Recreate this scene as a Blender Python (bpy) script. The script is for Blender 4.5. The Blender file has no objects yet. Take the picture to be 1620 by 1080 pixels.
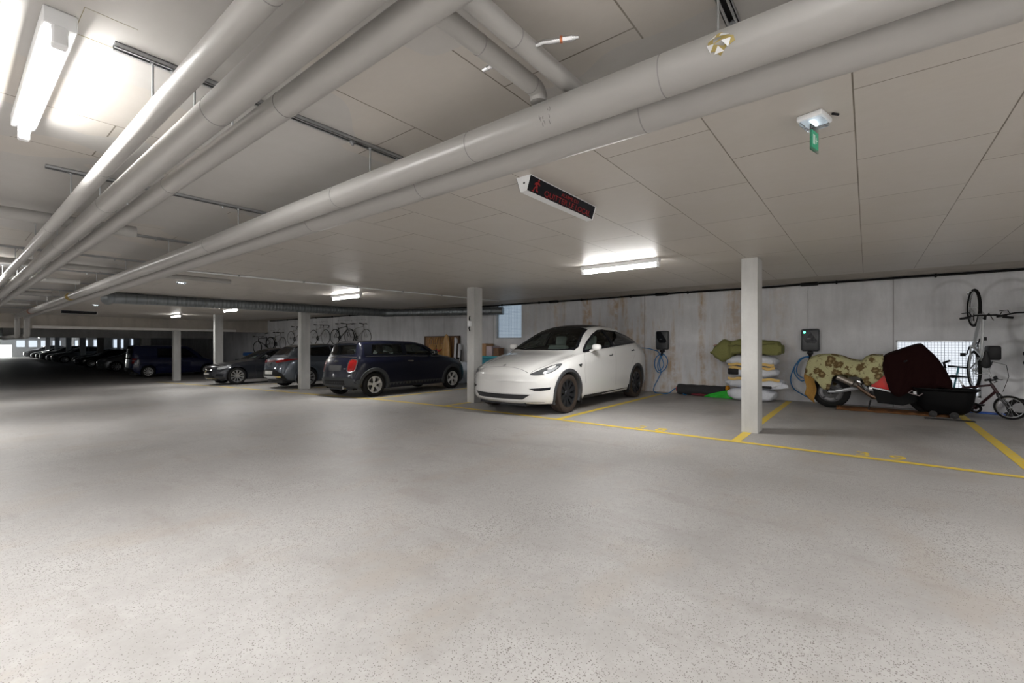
import bpy, bmesh, math, random
from mathutils import Vector, Matrix, noise
from mathutils.bvhtree import BVHTree

random.seed(7)
PI = math.pi
C = bpy.context.scene.collection
SC = bpy.context.scene

# ------------------------------------------------------------------ camera, world, exposure
# world: X = across the bays towards the right wall, Y = along the drive aisle, Z = up
cam_d = bpy.data.cameras.new('camera')
cam = bpy.data.objects.new('camera', cam_d)
C.objects.link(cam)
cam.location = (0, 0, 1.25)
cam.rotation_euler = (PI / 2, 0, -math.radians(51.653))
cam_d.lens = 15.787
cam_d.sensor_width = 36
cam_d.shift_y = 3 / 1620
cam_d.clip_start = 0.03
cam_d.clip_end = 400
SC.camera = cam
W = bpy.data.worlds.new('world')
SC.world = W
W.use_nodes = True
W.node_tree.nodes['Background'].inputs[0].default_value = (0.75, 0.8, 0.9, 1)
W.node_tree.nodes['Background'].inputs[1].default_value = 0.15
SC.view_settings.view_transform = 'Standard'
SC.view_settings.look = 'None'
SC.view_settings.gamma = 1.0
SC.view_settings.use_curve_mapping = False
SC.view_settings.exposure = 2.85
TUBE = 8.0        # emission of the fluorescent tubes

CEIL = 2.45        # underside of the insulation panels
SLAB = 2.55        # underside of the bare slab beyond them
WX = 11.5          # right wall
BEAM = 26.95       # concrete downstand across the aisle
ENDY = 94.0


def fl(y):
    """floor height: level near the camera, then falling gently along the aisle"""
    T = [(-60, 0), (5, 0), (6.5, -.01), (9, -.055), (12, -.145), (17, -.28), (22, -.44), (27, -.60), (31, -.67), (36, -.68), (60, -.68), (86, -.64), (120, -.62)]
    for (a, b), (c, d) in zip(T, T[1:]):
        if a <= y <= c:
            return b + (d - b) * (y - a) / (c - a)
    return 0


# ------------------------------------------------------------------ material helpers
MATS = {}


def nt(name):
    m = bpy.data.materials.new(name)
    m.use_nodes = True
    t = m.node_tree
    b = t.nodes['Principled BSDF']
    return m, t, b


def lk(t, a, b):
    t.links.new(a, b)


def mth(t, op, a, b=None, clamp=False):
    n = t.nodes.new('ShaderNodeMath')
    n.operation = op
    n.use_clamp = clamp
    for i, v in enumerate((a, b)):
        if v is None:
            continue
        if isinstance(v, (int, float)):
            n.inputs[i].default_value = v
        else:
            lk(t, v, n.inputs[i])
    return n.outputs[0]


def mixc(t, f, a, b, mode='MIX'):
    n = t.nodes.new('ShaderNodeMix')
    n.data_type = 'RGBA'
    n.blend_type = mode
    for i, v in ((0, f), (6, a), (7, b)):
        if isinstance(v, (int, float)):
            n.inputs[i].default_value = v
        elif isinstance(v, tuple):
            n.inputs[i].default_value = (*v[:3], 1)
        else:
            lk(t, v, n.inputs[i])
    return n.outputs[2]


def ramp(t, f, p0, p1, c0=(0, 0, 0), c1=(1, 1, 1)):
    n = t.nodes.new('ShaderNodeValToRGB')
    n.color_ramp.elements[0].position = p0
    n.color_ramp.elements[1].position = p1
    n.color_ramp.elements[0].color = (*c0, 1)
    n.color_ramp.elements[1].color = (*c1, 1)
    lk(t, f, n.inputs[0])
    return n.outputs[0]


def pos(t):
    n = t.nodes.new('ShaderNodeNewGeometry')
    return n.outputs['Position']


def objc(t):
    return t.nodes.new('ShaderNodeTexCoord').outputs['Object']


def noi(t, vec, scale, detail=3, rough=.5, sx=None):
    if sx:
        mp = t.nodes.new('ShaderNodeMapping')
        mp.inputs['Scale'].default_value = sx
        lk(t, vec, mp.inputs[0])
        vec = mp.outputs[0]
    n = t.nodes.new('ShaderNodeTexNoise')
    n.inputs['Scale'].default_value = scale
    n.inputs['Detail'].default_value = detail
    n.inputs['Roughness'].default_value = rough
    lk(t, vec, n.inputs['Vector'])
    return n.outputs['Fac']


def bump(t, b, h, s=.2, d=.01):
    n = t.nodes.new('ShaderNodeBump')
    n.inputs['Strength'].default_value = s
    n.inputs['Distance'].default_value = d
    lk(t, h, n.inputs['Height'])
    lk(t, n.outputs[0], b.inputs['Normal'])


def M(name, col, rough=.5, metal=0., coat=0., var=.06, scale=6., emit=None, es=0., spec=.5):
    """plain procedural material: a base colour broken up by a little noise"""
    if name in MATS:
        return MATS[name]
    m, t, b = nt(name)
    f = noi(t, objc(t), scale, 3)
    lo = tuple(max(0, c * (1 - var * 2)) for c in col)
    hi = tuple(min(1, c * (1 + var * 2)) for c in col)
    lk(t, mixc(t, f, lo, hi), b.inputs['Base Color'])
    b.inputs['Roughness'].default_value = rough
    b.inputs['Metallic'].default_value = metal
    b.inputs['Coat Weight'].default_value = coat
    b.inputs['Coat Roughness'].default_value = .04
    b.inputs['Specular IOR Level'].default_value = spec
    if emit:
        b.inputs['Emission Color'].default_value = (*emit, 1)
        b.inputs['Emission Strength'].default_value = es
    MATS[name] = m
    return m


def glass(name, tint, gloss=.12, rough=.0):
    if name in MATS:
        return MATS[name]
    m, t, b = nt(name)
    out = t.nodes['Material Output']
    tr = t.nodes.new('ShaderNodeBsdfTransparent')
    tr.inputs[0].default_value = (*tint, 1)
    gl = t.nodes.new('ShaderNodeBsdfGlossy')
    gl.inputs['Roughness'].default_value = rough + .01
    fr = t.nodes.new('ShaderNodeFresnel')
    fr.inputs[0].default_value = 1.5
    f = mth(t, 'ADD', mth(t, 'MULTIPLY', fr.outputs[0], .9), gloss * .1)
    mx = t.nodes.new('ShaderNodeMixShader')
    lk(t, f, mx.inputs[0])
    lk(t, tr.outputs[0], mx.inputs[1])
    lk(t, gl.outputs[0], mx.inputs[2])
    lk(t, mx.outputs[0], out.inputs[0])
    MATS[name] = m
    return m


# ------------------------------------------------------------------ mesh helpers
class MB:
    def __init__(s):
        s.bm = bmesh.new()
        s.mi = 0
        s.T = None

    def _v(s, p):
        p = Vector(p)
        return s.bm.verts.new(s.T @ p if s.T else p)

    def _f(s, vs):
        try:
            f = s.bm.faces.new(vs)
            f.material_index = s.mi
            return f
        except ValueError:
            return None

    def box(s, a, b, bevel=0, seg=2, rot=None):
        a = Vector(a); b = Vector(b)
        c = (a + b) / 2; h = (b - a) / 2
        R = rot if rot else Matrix.Identity(3)
        vs = []
        for dz in (-1, 1):
            for dx, dy in ((-1, -1), (1, -1), (1, 1), (-1, 1)):
                vs.append(s._v(c + R @ Vector((dx * h.x, dy * h.y, dz * h.z))))
        fs = [(3, 2, 1, 0), (4, 5, 6, 7), (0, 1, 5, 4), (1, 2, 6, 5), (2, 3, 7, 6), (3, 0, 4, 7)]
        faces = [s._f([vs[i] for i in f]) for f in fs]
        if bevel:
            es = list({e for f in faces for e in f.edges})
            r = bmesh.ops.bevel(s.bm, geom=es, offset=bevel, segments=seg, profile=.5, affect='EDGES')
            for f in r['faces']:
                f.material_index = s.mi
        return s

    def tube(s, pts, r, seg=10, closed=False, caps=True):
        pts = [Vector(p) for p in pts]
        n = len(pts)
        rs = r if isinstance(r, (list, tuple)) else [r] * n
        rings = []
        up = None
        for i, p in enumerate(pts):
            if closed:
                d = (pts[(i + 1) % n] - pts[i - 1]).normalized()
            elif i == 0:
                d = (pts[1] - p).normalized()
            elif i == n - 1:
                d = (p - pts[i - 1]).normalized()
            else:
                d = ((pts[i + 1] - p).normalized() + (p - pts[i - 1]).normalized()).normalized()
            if up is None:
                up = Vector((0, 0, 1)) if abs(d.z) < .9 else Vector((1, 0, 0))
            side = d.cross(up)
            if side.length < 1e-5:
                side = d.orthogonal()
            side.normalize()
            up = side.cross(d).normalized()
            k = 1.0
            if 0 < i < n - 1 and not closed:
                a = (pts[i + 1] - p).normalized().dot((p - pts[i - 1]).normalized())
                k = 1 / max(.5, math.sqrt(max(0.01, (1 + a) / 2)))
            rings.append([s._v(p + (side * math.cos(2 * PI * j / seg) + up * math.sin(2 * PI * j / seg)) * rs[i] * (k if k < 1.3 else 1.3)) for j in range(seg)])
        m = n if closed else n - 1
        for i in range(m):
            a, b = rings[i], rings[(i + 1) % n]
            for j in range(seg):
                s._f([a[j], a[(j + 1) % seg], b[(j + 1) % seg], b[j]])
        if caps and not closed:
            s._f(rings[0][::-1]); s._f(rings[-1])
        return s

    def cyl(s, p0, p1, r, seg=16, r1=None):
        return s.tube([p0, p1], [r, r if r1 is None else r1], seg)

    def lathe(s, prof, seg=24, axis='Z', c=(0, 0, 0), closed=False):
        """prof: (radius, height) pairs round an axis"""
        c = Vector(c)
        rings = []
        for r, h in prof:
            ring = []
            for j in range(seg):
                a = 2 * PI * j / seg
                x, y = r * math.cos(a), r * math.sin(a)
                p = {'Z': (x, y, h), 'Y': (x, h, y), 'X': (h, x, y)}[axis]
                ring.append(s._v(c + Vector(p)))
            rings.append(ring)
        n = len(rings)
        for i in range(n if closed else n - 1):
            a, b = rings[i], rings[(i + 1) % n]
            for j in range(seg):
                s._f([a[j], a[(j + 1) % seg], b[(j + 1) % seg], b[j]])
        if not closed:
            if prof[0][0] > 1e-4: s._f(rings[0][::-1])
            if prof[-1][0] > 1e-4: s._f(rings[-1])
        return s

    def ring(s, c, R, r, axis='Y', seg=36, rs=8, sq=1.0):
        prof = [(R + r * math.cos(2 * PI * k / rs), r * sq * math.sin(2 * PI * k / rs)) for k in range(rs)]
        return s.lathe(prof, seg, axis, c, True)

    def prism(s, poly, d, f):
        """poly: 2D outline; f maps (a,b,depth) to a point; extruded from depth 0 to d"""
        lo = [s._v(f(a, b, 0)) for a, b in poly]
        hi = [s._v(f(a, b, d)) for a, b in poly]
        n = len(poly)
        s._f(lo[::-1]); s._f(hi)
        for i in range(n):
            s._f([lo[i], lo[(i + 1) % n], hi[(i + 1) % n], hi[i]])
        return s

    def grid(s, rows, closed_u=False):
        g = [[s._v(p) for p in r] for r in rows]
        for i in range(len(g) - 1):
            m = len(g[i])
            for j in range(m if closed_u else m - 1):
                s._f([g[i][j], g[i][(j + 1) % m], g[i + 1][(j + 1) % m], g[i + 1][j]])
        return s

    def blob(s, c, sz, n=20, m=12, e=.6, nz=.0, ns=4., seed=0, flat=0):
        """rounded pillow shape (superellipsoid) with lumps"""
        c = Vector(c)
        def sg(v, p): return math.copysign(abs(v) ** p, v)
        rows = []
        for i in range(m + 1):
            ph = -PI / 2 + PI * i / m
            row = []
            for j in range(n):
                th = 2 * PI * j / n
                p = Vector((sz[0] * sg(math.cos(ph), e) * sg(math.cos(th), e), sz[1] * sg(math.cos(ph), e) * sg(math.sin(th), e), sz[2] * sg(math.sin(ph), e if not flat else flat)))
                if nz:
                    k = noise.noise(p * ns + Vector((seed * 7.1, seed * 3.3, seed)))
                    p *= 1 + nz * k
                row.append(c + p)
            rows.append(row)
        return s.grid(rows, True)

    def build(s, name, mats, parent=None, smooth=True, ang=35, weld=1e-5):
        bm = s.bm
        if weld:
            bmesh.ops.remove_doubles(bm, verts=bm.verts, dist=weld)
        bmesh.ops.recalc_face_normals(bm, faces=bm.faces)
        me = bpy.data.meshes.new(name)
        bm.to_mesh(me)
        bm.free()
        for m in (mats if isinstance(mats, (list, tuple)) else [mats]):
            me.materials.append(m)
        if smooth:
            me.polygons.foreach_set('use_smooth', [True] * len(me.polygons))
            me.set_sharp_from_angle(angle=math.radians(ang))
        o = bpy.data.objects.new(name, me)
        C.objects.link(o)
        if parent:
            o.parent = parent
        return o


def tag(o, label=None, cat=None, group=None, kind=None):
    if label: o['label'] = label
    if cat: o['category'] = cat
    if group: o['group'] = group
    if kind: o['kind'] = kind
    return o


def empty(name, label, cat, loc=(0, 0, 0), rz=0, group=None, rx=0):
    o = bpy.data.objects.new(name, None)
    o.empty_display_size = .1
    C.objects.link(o)
    o.matrix_world = Matrix.Translation(loc) @ Matrix.Rotation(rx, 4, 'X') @ Matrix.Rotation(rz, 4, 'Z')
    return tag(o, label, cat, group)


def copy_tree(o, parent=None, label=None):
    c = o.copy()
    C.objects.link(c)
    if parent: c.parent = parent
    if label: c['label'] = label
    for ch in [k for k in SC.objects if k.parent == o]:
        copy_tree(ch, c)
    return c


KIDS = {}


def struct(o):
    o['kind'] = 'structure'
    return o


def font_mesh(cu, name):
    """a text curve turned into a plain mesh object"""
    o = bpy.data.objects.new(name, cu)
    C.objects.link(o)
    bpy.context.view_layer.update()
    me = bpy.data.meshes.new_from_object(o.evaluated_get(bpy.context.evaluated_depsgraph_get()))
    bpy.data.objects.remove(o)
    n = bpy.data.objects.new(name, me)
    C.objects.link(n)
    return n


def text(s, size, mat, loc, rot, parent, name='lettering', ext=.001, align='LEFT', sx=1.0):
    cu = bpy.data.curves.new(name, 'FONT')
    cu.body = s
    cu.size = size
    cu.extrude = ext
    cu.align_x = align
    cu.materials.append(mat)
    o = font_mesh(cu, name)
    o.parent = parent
    o.matrix_local = Matrix.Translation(loc) @ rot.to_4x4() @ Matrix.Diagonal((sx, 1, 1, 1))
    return o


def arc(c, r, a0, a1, n, f):
    return [f(c[0] + r * math.cos(a0 + (a1 - a0) * i / n), c[1] + r * math.sin(a0 + (a1 - a0) * i / n)) for i in range(n + 1)]


# ------------------------------------------------------------------ surface materials
def mat_floor():
    m, t, b = nt('floor_concrete')
    P = pos(t)
    big = noi(t, P, .35, 4, .55)
    mid = noi(t, P, 1.6, 7, .7)
    fine = noi(t, P, 24, 4, .7)
    c = mixc(t, ramp(t, big, .35, .68), (.295, .283, .273), (.365, .355, .345))
    c = mixc(t, mth(t, 'MULTIPLY', ramp(t, mid, .40, .62), .6), c, (.43, .42, .41))
    c = mixc(t, mth(t, 'MULTIPLY', ramp(t, fine, .35, .7), .30), c, (.25, .237, .225))
    # tan stains, swirled
    st = noi(t, P, .9, 6, .65, (1, 1.7, 1))
    c = mixc(t, mth(t, 'MULTIPLY', ramp(t, st, .52, .62), .22), c, (.33, .27, .21))
    st2 = noi(t, P, 2.3, 5, .6, (1.5, .5, 1))
    c = mixc(t, mth(t, 'MULTIPLY', ramp(t, st2, .56, .66), .28), c, (.24, .215, .20))
    # dark grime, mostly in the bays
    g = noi(t, P, .8, 4, .6, (.6, 1, 1))
    sx = t.nodes.new('ShaderNodeSeparateXYZ'); lk(t, P, sx.inputs[0])
    bay = ramp(t, mth(t, 'MULTIPLY', mth(t, 'SUBTRACT', sx.outputs[0], 5.5), .2), .1, .6)
    c = mixc(t, mth(t, 'MULTIPLY', mth(t, 'MULTIPLY', ramp(t, g, .5, .64), bay), .5), c, (.17, .155, .14))
    # pour joint across the aisle
    jn = noi(t, P, .7, 2, .5)
    jy = mth(t, 'ABSOLUTE', mth(t, 'SUBTRACT', mth(t, 'ADD', sx.outputs[1], mth(t, 'MULTIPLY', jn, .5)), 7.05))
    j = mth(t, 'LESS_THAN', jy, .009)
    c = mixc(t, mth(t, 'MULTIPLY', j, .4), c, (.2, .19, .18))
    # pits and dark aggregate specks
    vo = t.nodes.new('ShaderNodeTexVoronoi'); vo.inputs['Scale'].default_value = 80; lk(t, P, vo.inputs[0])
    vo.inputs['Randomness'].default_value = 1
    msk = ramp(t, noi(t, P, .8, 5, .75), .36, .62)
    sp = mth(t, 'LESS_THAN', vo.outputs['Distance'], mth(t, 'MULTIPLY', msk, .34))
    rnd = t.nodes.new('ShaderNodeSeparateColor'); lk(t, vo.outputs['Color'], rnd.inputs[0])
    sp = mth(t, 'MULTIPLY', sp, mth(t, 'GREATER_THAN', rnd.outputs[0], .5))
    v2 = t.nodes.new('ShaderNodeTexVoronoi'); v2.inputs['Scale'].default_value = 150; lk(t, P, v2.inputs[0])
    r2 = t.nodes.new('ShaderNodeSeparateColor'); lk(t, v2.outputs['Color'], r2.inputs[0])
    s2 = mth(t, 'MULTIPLY', mth(t, 'LESS_THAN', v2.outputs['Distance'], .36), mth(t, 'GREATER_THAN', r2.outputs[1], mth(t, 'SUBTRACT', .93, mth(t, 'MULTIPLY', msk, .3))))
    sp = mth(t, 'MAXIMUM', sp, s2)
    c = mixc(t, mth(t, 'MULTIPLY', sp, .8), c, (.10, .085, .075))
    lk(t, c, b.inputs['Base Color'])
    r = mth(t, 'ADD', .38, mth(t, 'MULTIPLY', mid, .3))
    lk(t, r, b.inputs['Roughness'])
    b.inputs['Specular IOR Level'].default_value = .45
    bump(t, b, mth(t, 'SUBTRACT', fine, sp), .12, .004)
    return m


def mat_ceiling():
    """faced insulation boards laid in running bond, joints open"""
    m, t, b = nt('ceiling_boards')
    P = pos(t)
    mp = t.nodes.new('ShaderNodeMapping')
    mp.inputs['Location'].default_value = (-2.667 + 1.04 * 8, -.053 + .64 * 16, 0)
    lk(t, P, mp.inputs[0])
    br = t.nodes.new('ShaderNodeTexBrick')
    br.inputs['Scale'].default_value = 1
    br.inputs['Brick Width'].default_value = 1.04
    br.inputs['Row Height'].default_value = .64
    br.inputs['Mortar Size'].default_value = .0035
    br.inputs['Mortar Smooth'].default_value = .0
    br.offset = .5
    br.offset_frequency = 2
    lk(t, mp.outputs[0], br.inputs[0])
    br.inputs['Color1'].default_value = (.555, .517, .472, 1)
    br.inputs['Color2'].default_value = (.52, .486, .442, 1)
    br.inputs['Mortar'].default_value = (.10, .075, .04, 1)
    sx = t.nodes.new('ShaderNodeSeparateXYZ'); lk(t, P, sx.inputs[0])
    f1 = noi(t, P, 3.0, 5, .65)
    f2 = noi(t, P, 26, 4, .7, (1, .45, 1))
    c = mixc(t, mth(t, 'MULTIPLY', ramp(t, f1, .35, .7), .35), br.outputs[0], (.58, .555, .53))
    # the joints are taped and nearly gone on the aisle side of the pipes
    left = mth(t, 'LESS_THAN', sx.outputs[0], 1.9)
    jf = noi(t, P, .9, 2, .5)
    k = mth(t, 'MULTIPLY', left, mth(t, 'GREATER_THAN', jf, .47))
    c2 = mixc(t, mth(t, 'MULTIPLY', ramp(t, f1, .35, .7), .4), (.49, .475, .455), (.57, .555, .54))
    c = mixc(t, k, c, c2)
    c = mixc(t, mth(t, 'MULTIPLY', f2, .22), c, (.34, .325, .31))
    lk(t, c, b.inputs['Base Color'])
    b.inputs['Roughness'].default_value = .42
    b.inputs['Specular IOR Level'].default_value = .4
    bump(t, b, f2, .10, .003)
    return m


def mat_wall(name='wall_concrete', stain=1.0, base=(.59, .593, .61)):
    m, t, b = nt(name)
    P = pos(t)
    sx = t.nodes.new('ShaderNodeSeparateXYZ'); lk(t, P, sx.inputs[0])
    f1 = noi(t, P, .9, 5, .6)
    f2 = noi(t, P, 2.2, 5, .6, (1.5, 1.5, .25))
    f3 = noi(t, P, 30, 3, .6)
    hi = tuple(min(1, v * 1.42) for v in base)
    lo = tuple(v * .72 for v in base)
    c = mixc(t, ramp(t, f1, .3, .7), base, hi)
    c = mixc(t, mth(t, 'MULTIPLY', ramp(t, f2, .45, .7), .45), c, lo)
    c = mixc(t, mth(t, 'MULTIPLY', f3, .25), c, lo)
    # rust and lime runs
    f4 = noi(t, P, 1.0, 4, .6, (2.4, 2.4, .3))
    f5 = noi(t, P, 7, 4, .7, (1, 1, .8))
    near = mth(t, 'SUBTRACT', 1.0, ramp(t, mth(t, 'ABSOLUTE', mth(t, 'MULTIPLY', mth(t, 'SUBTRACT', sx.outputs[1], 4.9), .25)), .4, 1.0))
    s = mth(t, 'MULTIPLY', mth(t, 'MULTIPLY', ramp(t, f4, .43, .56), ramp(t, f5, .34, .58)), mth(t, 'MULTIPLY', near, .8 * stain))
    c = mixc(t, s, c, (.42, .26, .11))
    # formwork seams and tie holes
    if stain:
        for k0, wd in ((-.40, .008), (4.62, .008), (7.1, .006), (9.9, .006), (12.3, .006), (14.9, .006), (2.1, .003), (17.4, .006), (20, .006), (22.5, .006)):
            d = mth(t, 'ABSOLUTE', mth(t, 'SUBTRACT', sx.outputs[1], k0))
            c = mixc(t, mth(t, 'MULTIPLY', mth(t, 'LESS_THAN', d, wd), .6), c, (.12, .115, .11))
        # rubbed tyre marks left by hung bicycles
        for (yy, zz, rr, al) in ((-1.95, 2.03, .33, .35), (-2.02, .95, .34, .5), (-1.25, 2.1, .30, .22), (-2.3, 1.55, .36, .25)):
            dy = mth(t, 'SUBTRACT', sx.outputs[1], yy)
            dz = mth(t, 'SUBTRACT', sx.outputs[2], zz)
            d = mth(t, 'SQRT', mth(t, 'ADD', mth(t, 'MULTIPLY', dy, dy), mth(t, 'MULTIPLY', dz, dz)))
            e = mth(t, 'ABSOLUTE', mth(t, 'SUBTRACT', d, rr))
            e = mth(t, 'SUBTRACT', 1.0, ramp(t, mth(t, 'MULTIPLY', e, 12), .1, .55))
            e = mth(t, 'MULTIPLY', mth(t, 'MULTIPLY', e, al), ramp(t, noi(t, P, 2.5, 3), .35, .6))
            c = mixc(t, e, c, (.07, .06, .05))
    lk(t, c, b.inputs['Base Color'])
    b.inputs['Roughness'].default_value = .8
    bump(t, b, f3, .12, .004)
    return m


def mat_cloth(name, base, spots=None, sc=9., thr=.44):
    m, t, b = nt(name)
    P = objc(t)
    f = noi(t, P, 60, 2)
    c = mixc(t, f, tuple(v * .8 for v in base), tuple(min(1, v * 1.15) for v in base))
    if spots:
        vo = t.nodes.new('ShaderNodeTexVoronoi'); vo.inputs['Scale'].default_value = sc
        lk(t, P, vo.inputs[0])
        w = noi(t, P, 22, 3, .6)
        d = mth(t, 'ADD', vo.outputs['Distance'], mth(t, 'MULTIPLY', mth(t, 'SUBTRACT', w, .5), .75))
        blob = mth(t, 'SUBTRACT', 1.0, ramp(t, d, thr - .1, thr))
        rim = mth(t, 'MULTIPLY', blob, ramp(t, d, .1, .24))
        c = mixc(t, mth(t, 'MULTIPLY', blob, .6), c, spots[0])
        c = mixc(t, mth(t, 'MULTIPLY', rim, .75), c, spots[1])
        lf = noi(t, P, 16, 2)
        c = mixc(t, mth(t, 'MULTIPLY', ramp(t, lf, .62, .66), .6), c, spots[1])
    lk(t, c, b.inputs['Base Color'])
    b.inputs['Roughness'].default_value = .9
    b.inputs['Specular IOR Level'].default_value = .15
    bump(t, b, noi(t, P, 14, 3), .3, .01)
    return m


def mat_spiral():
    m, t, b = nt('spiral_duct_steel')
    P = objc(t)
    wv = t.nodes.new('ShaderNodeTexWave')
    wv.inputs['Scale'].default_value = 1.6
    wv.bands_direction = 'X'
    lk(t, P, wv.inputs[0])
    f = noi(t, P, 5, 3)
    c = mixc(t, f, (.20, .22, .235), (.30, .325, .34))
    c = mixc(t, mth(t, 'MULTIPLY', ramp(t, wv.outputs['Fac'], .9, .97), .5), c, (.16, .17, .18))
    lk(t, c, b.inputs['Base Color'])
    b.inputs['Metallic'].default_value = .75
    b.inputs['Roughness'].default_value = .42
    return m


FLOOR = mat_floor()
CEILM = mat_ceiling()
WALLM = mat_wall()
PILM = mat_wall('pillar_concrete', 0, (.44, .44, .43))
BEAMM = mat_wall('beam_concrete', 0, (.42, .385, .34))
WHITE = M('white_plaster', (.66, .67, .69), .7)
LEDGE = M('pale_insulation_strip', (.80, .78, .74), .6)
YEL = None
WPL = M('white_plastic', (.75, .76, .77), .4)
BLK = M('black_plastic', (.008, .008, .009), .5, spec=.25)
RUB = M('black_rubber', (.022, .021, .021), .75)
GALV = M('galvanised_steel', (.42, .43, .44), .38, .8, scale=14)
CHR = M('polished_steel', (.72, .73, .75), .14, 1.)
ALU = M('brushed_alloy', (.62, .63, .64), .3, .9)
JACK = M('pvc_pipe_jacket', (.37, .36, .345), .32, scale=3, var=.03)
SEAM = M('jacket_seam', (.25, .245, .24), .6)
DARKM = M('dark_interior_trim', (.022, .023, .026), .7)


def emis(name, col, s):
    m, t, b = nt(name)
    b.inputs['Base Color'].default_value = (.3, .3, .3, 1)
    f = noi(t, objc(t), 2.0, 2)
    lk(t, mixc(t, f, tuple(c * .97 for c in col), col), b.inputs['Emission Color'])
    b.inputs['Emission Strength'].default_value = s
    return m


def mat_yellow():
    m, t, b = nt('yellow_road_paint')
    P = pos(t)
    f = noi(t, P, 9, 5, .7)
    g = noi(t, P, 70, 3, .7)
    c = mixc(t, f, (.62, .42, .02), (.72, .54, .05))
    w = mth(t, 'MULTIPLY', ramp(t, mth(t, 'ADD', mth(t, 'MULTIPLY', f, .5), mth(t, 'MULTIPLY', g, .5)), .50, .60), .55)
    c = mixc(t, w, c, (.44, .40, .33))
    lk(t, c, b.inputs['Base Color'])
    b.inputs['Roughness'].default_value = .6
    return m


YEL = mat_yellow()

# ------------------------------------------------------------------ room shell
b = MB()
ys = [-8 + i * .5 for i in range(0, int((ENDY + 8) / .5) + 1)]
b.grid([[(x, y, fl(y)) for x in (-7, -3.5, 0, 3, 6, 9, WX + .3)] for y in ys])
struct(b.build('floor', FLOOR))

b = MB()
b.box((-7, -8, CEIL), (9.7, BEAM - .02, SLAB - .002))
struct(b.build('ceiling', CEILM, smooth=False))
b = MB()
b.box((-7.3, -8.3, SLAB), (WX + .3, BEAM, SLAB + .3))
struct(b.build('ceiling_slab', BEAMM, smooth=False))
b = MB()
b.box((-7.3, BEAM + .4, 2.12), (WX + .3, ENDY + .3, 2.4))
struct(b.build('ceiling_far', WHITE, smooth=False))


def wall_right(holes):
    """wall slab at x = WX with rectangular openings (y0, y1, z0, z1)"""
    b = MB()
    ycuts = sorted({-8.0, ENDY} | {h[0] for h in holes} | {h[1] for h in holes})
    for y0, y1 in zip(ycuts, ycuts[1:]):
        hs = [h for h in holes if h[0] < (y0 + y1) / 2 < h[1]]
        z = -1.2
        for h in sorted(hs, key=lambda h: h[2]):
            b.box((WX, y0, z), (WX + .3, y1, h[2]))
            z = h[3]
        if z < 2.6:
            b.box((WX, y0, z), (WX + .3, y1, 2.75))
    return struct(b.build('wall_right', WALLM, smooth=False, weld=0))


FARW = [(56.5, 57.8), (60.4, 61.9), (63.2, 65.4), (73, 76), (79, 82), (86, 89)]
wall_right([(8.71, 9.77, 1.41, 2.53), (-1.60, -.435, .275, 1.31)] + [(a, c, .72, 1.75) for a, c in FARW])
b = MB(); b.box((-7.3, -8, -1.2), (-7, ENDY, 2.75)); struct(b.build('wall_left', WALLM, smooth=False))
b = MB(); b.box((-7.3, -8.3, -.3), (WX + .3, -8, 2.75)); struct(b.build('wall_back', WALLM, smooth=False))
b = MB()
b.box((5.85, ENDY, -1.2), (WX + .3, ENDY + .3, 2.4)); b.box((-7.3, ENDY, -1.2), (2.2, ENDY + .3, 2.4)); b.box((2.2, ENDY, 1.02), (5.85, ENDY + .3, 2.4))
struct(b.build('wall_far', WHITE, smooth=False, weld=0))

# downstand beam, its pale lower edge and the beams behind it
b = MB(); b.box((-7, BEAM, 1.87), (WX, BEAM + .4, 2.9)); struct(b.build('beam_crossing', BEAMM, smooth=False))
b = MB(); b.box((2.24, BEAM - .07, 1.875), (9.82, BEAM - .001, 1.985)); o = struct(b.build('trim_1', LEDGE, smooth=False))
b = MB(); b.box((1.8, 33.6, 1.56), (WX, 34.0, 2.119)); struct(b.build('beam_crossing_rear', PILM, smooth=False))


# windows: frame, lit frosted pane and wire grille
def window(i, y0, y1, z0, z1, col, s, grille=True, fr=.03):
    b = MB()
    for (a, c, d, e) in ((y0, y1, z0, z0 + fr), (y0, y1, z1 - fr, z1), (y0, y0 + fr, z0, z1), (y1 - fr, y1, z0, z1)):
        b.box((WX + .05, a, d), (WX + .11, c, e))
    f = struct(b.build('window_%d' % i, GALV, smooth=False, weld=0))
    b = MB(); b.box((WX + .13, y0, z0), (WX + .145, y1, z1)); b.build('pane', emis('daylit_pane_%d' % i, col, s), f, smooth=False)
    if grille:
        b = MB()
        n = int((y1 - y0) / .046)
        for k in range(1, n):
            y = y0 + (y1 - y0) * k / n
            b.box((WX + .08, y - .0025, z0), (WX + .084, y + .0025, z1))
        n = int((z1 - z0) / .046)
        for k in range(1, n):
            z = z0 + (z1 - z0) * k / n
            b.box((WX + .084, y0, z - .0025), (WX + .088, y1, z + .0025))
        b.build('wire_grille', M('dark_wire', (.14, .16, .20), .6), f, smooth=False, weld=0)
    return f


window(1, 8.71, 9.77, 1.41, 2.53, (.60, .76, .92), .07)
window(2, -1.60, -.435, .275, 1.31, (.86, .92, 1.), .135)
for k, (a, c) in enumerate(FARW):
    window(3 + k, a, c, .72, 1.75, (.75, .86, 1.), .13, False, .08)
b = MB(); b.box((2.2, ENDY + .1, -.62), (5.85, ENDY + .15, 1.02))
struct(b.build('window_9', emis('daylit_gate', (.95, 1., .95), 1.2), smooth=False))
b = MB()
for x in (6.3, 7.5, 8.7, 9.9):
    b.box((x, ENDY - .04, .75), (x + .8, ENDY - .005, 1.65))
struct(b.build('window_10', emis('daylit_end_windows', (.8, .9, 1.), .13), smooth=False, weld=0))


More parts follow.
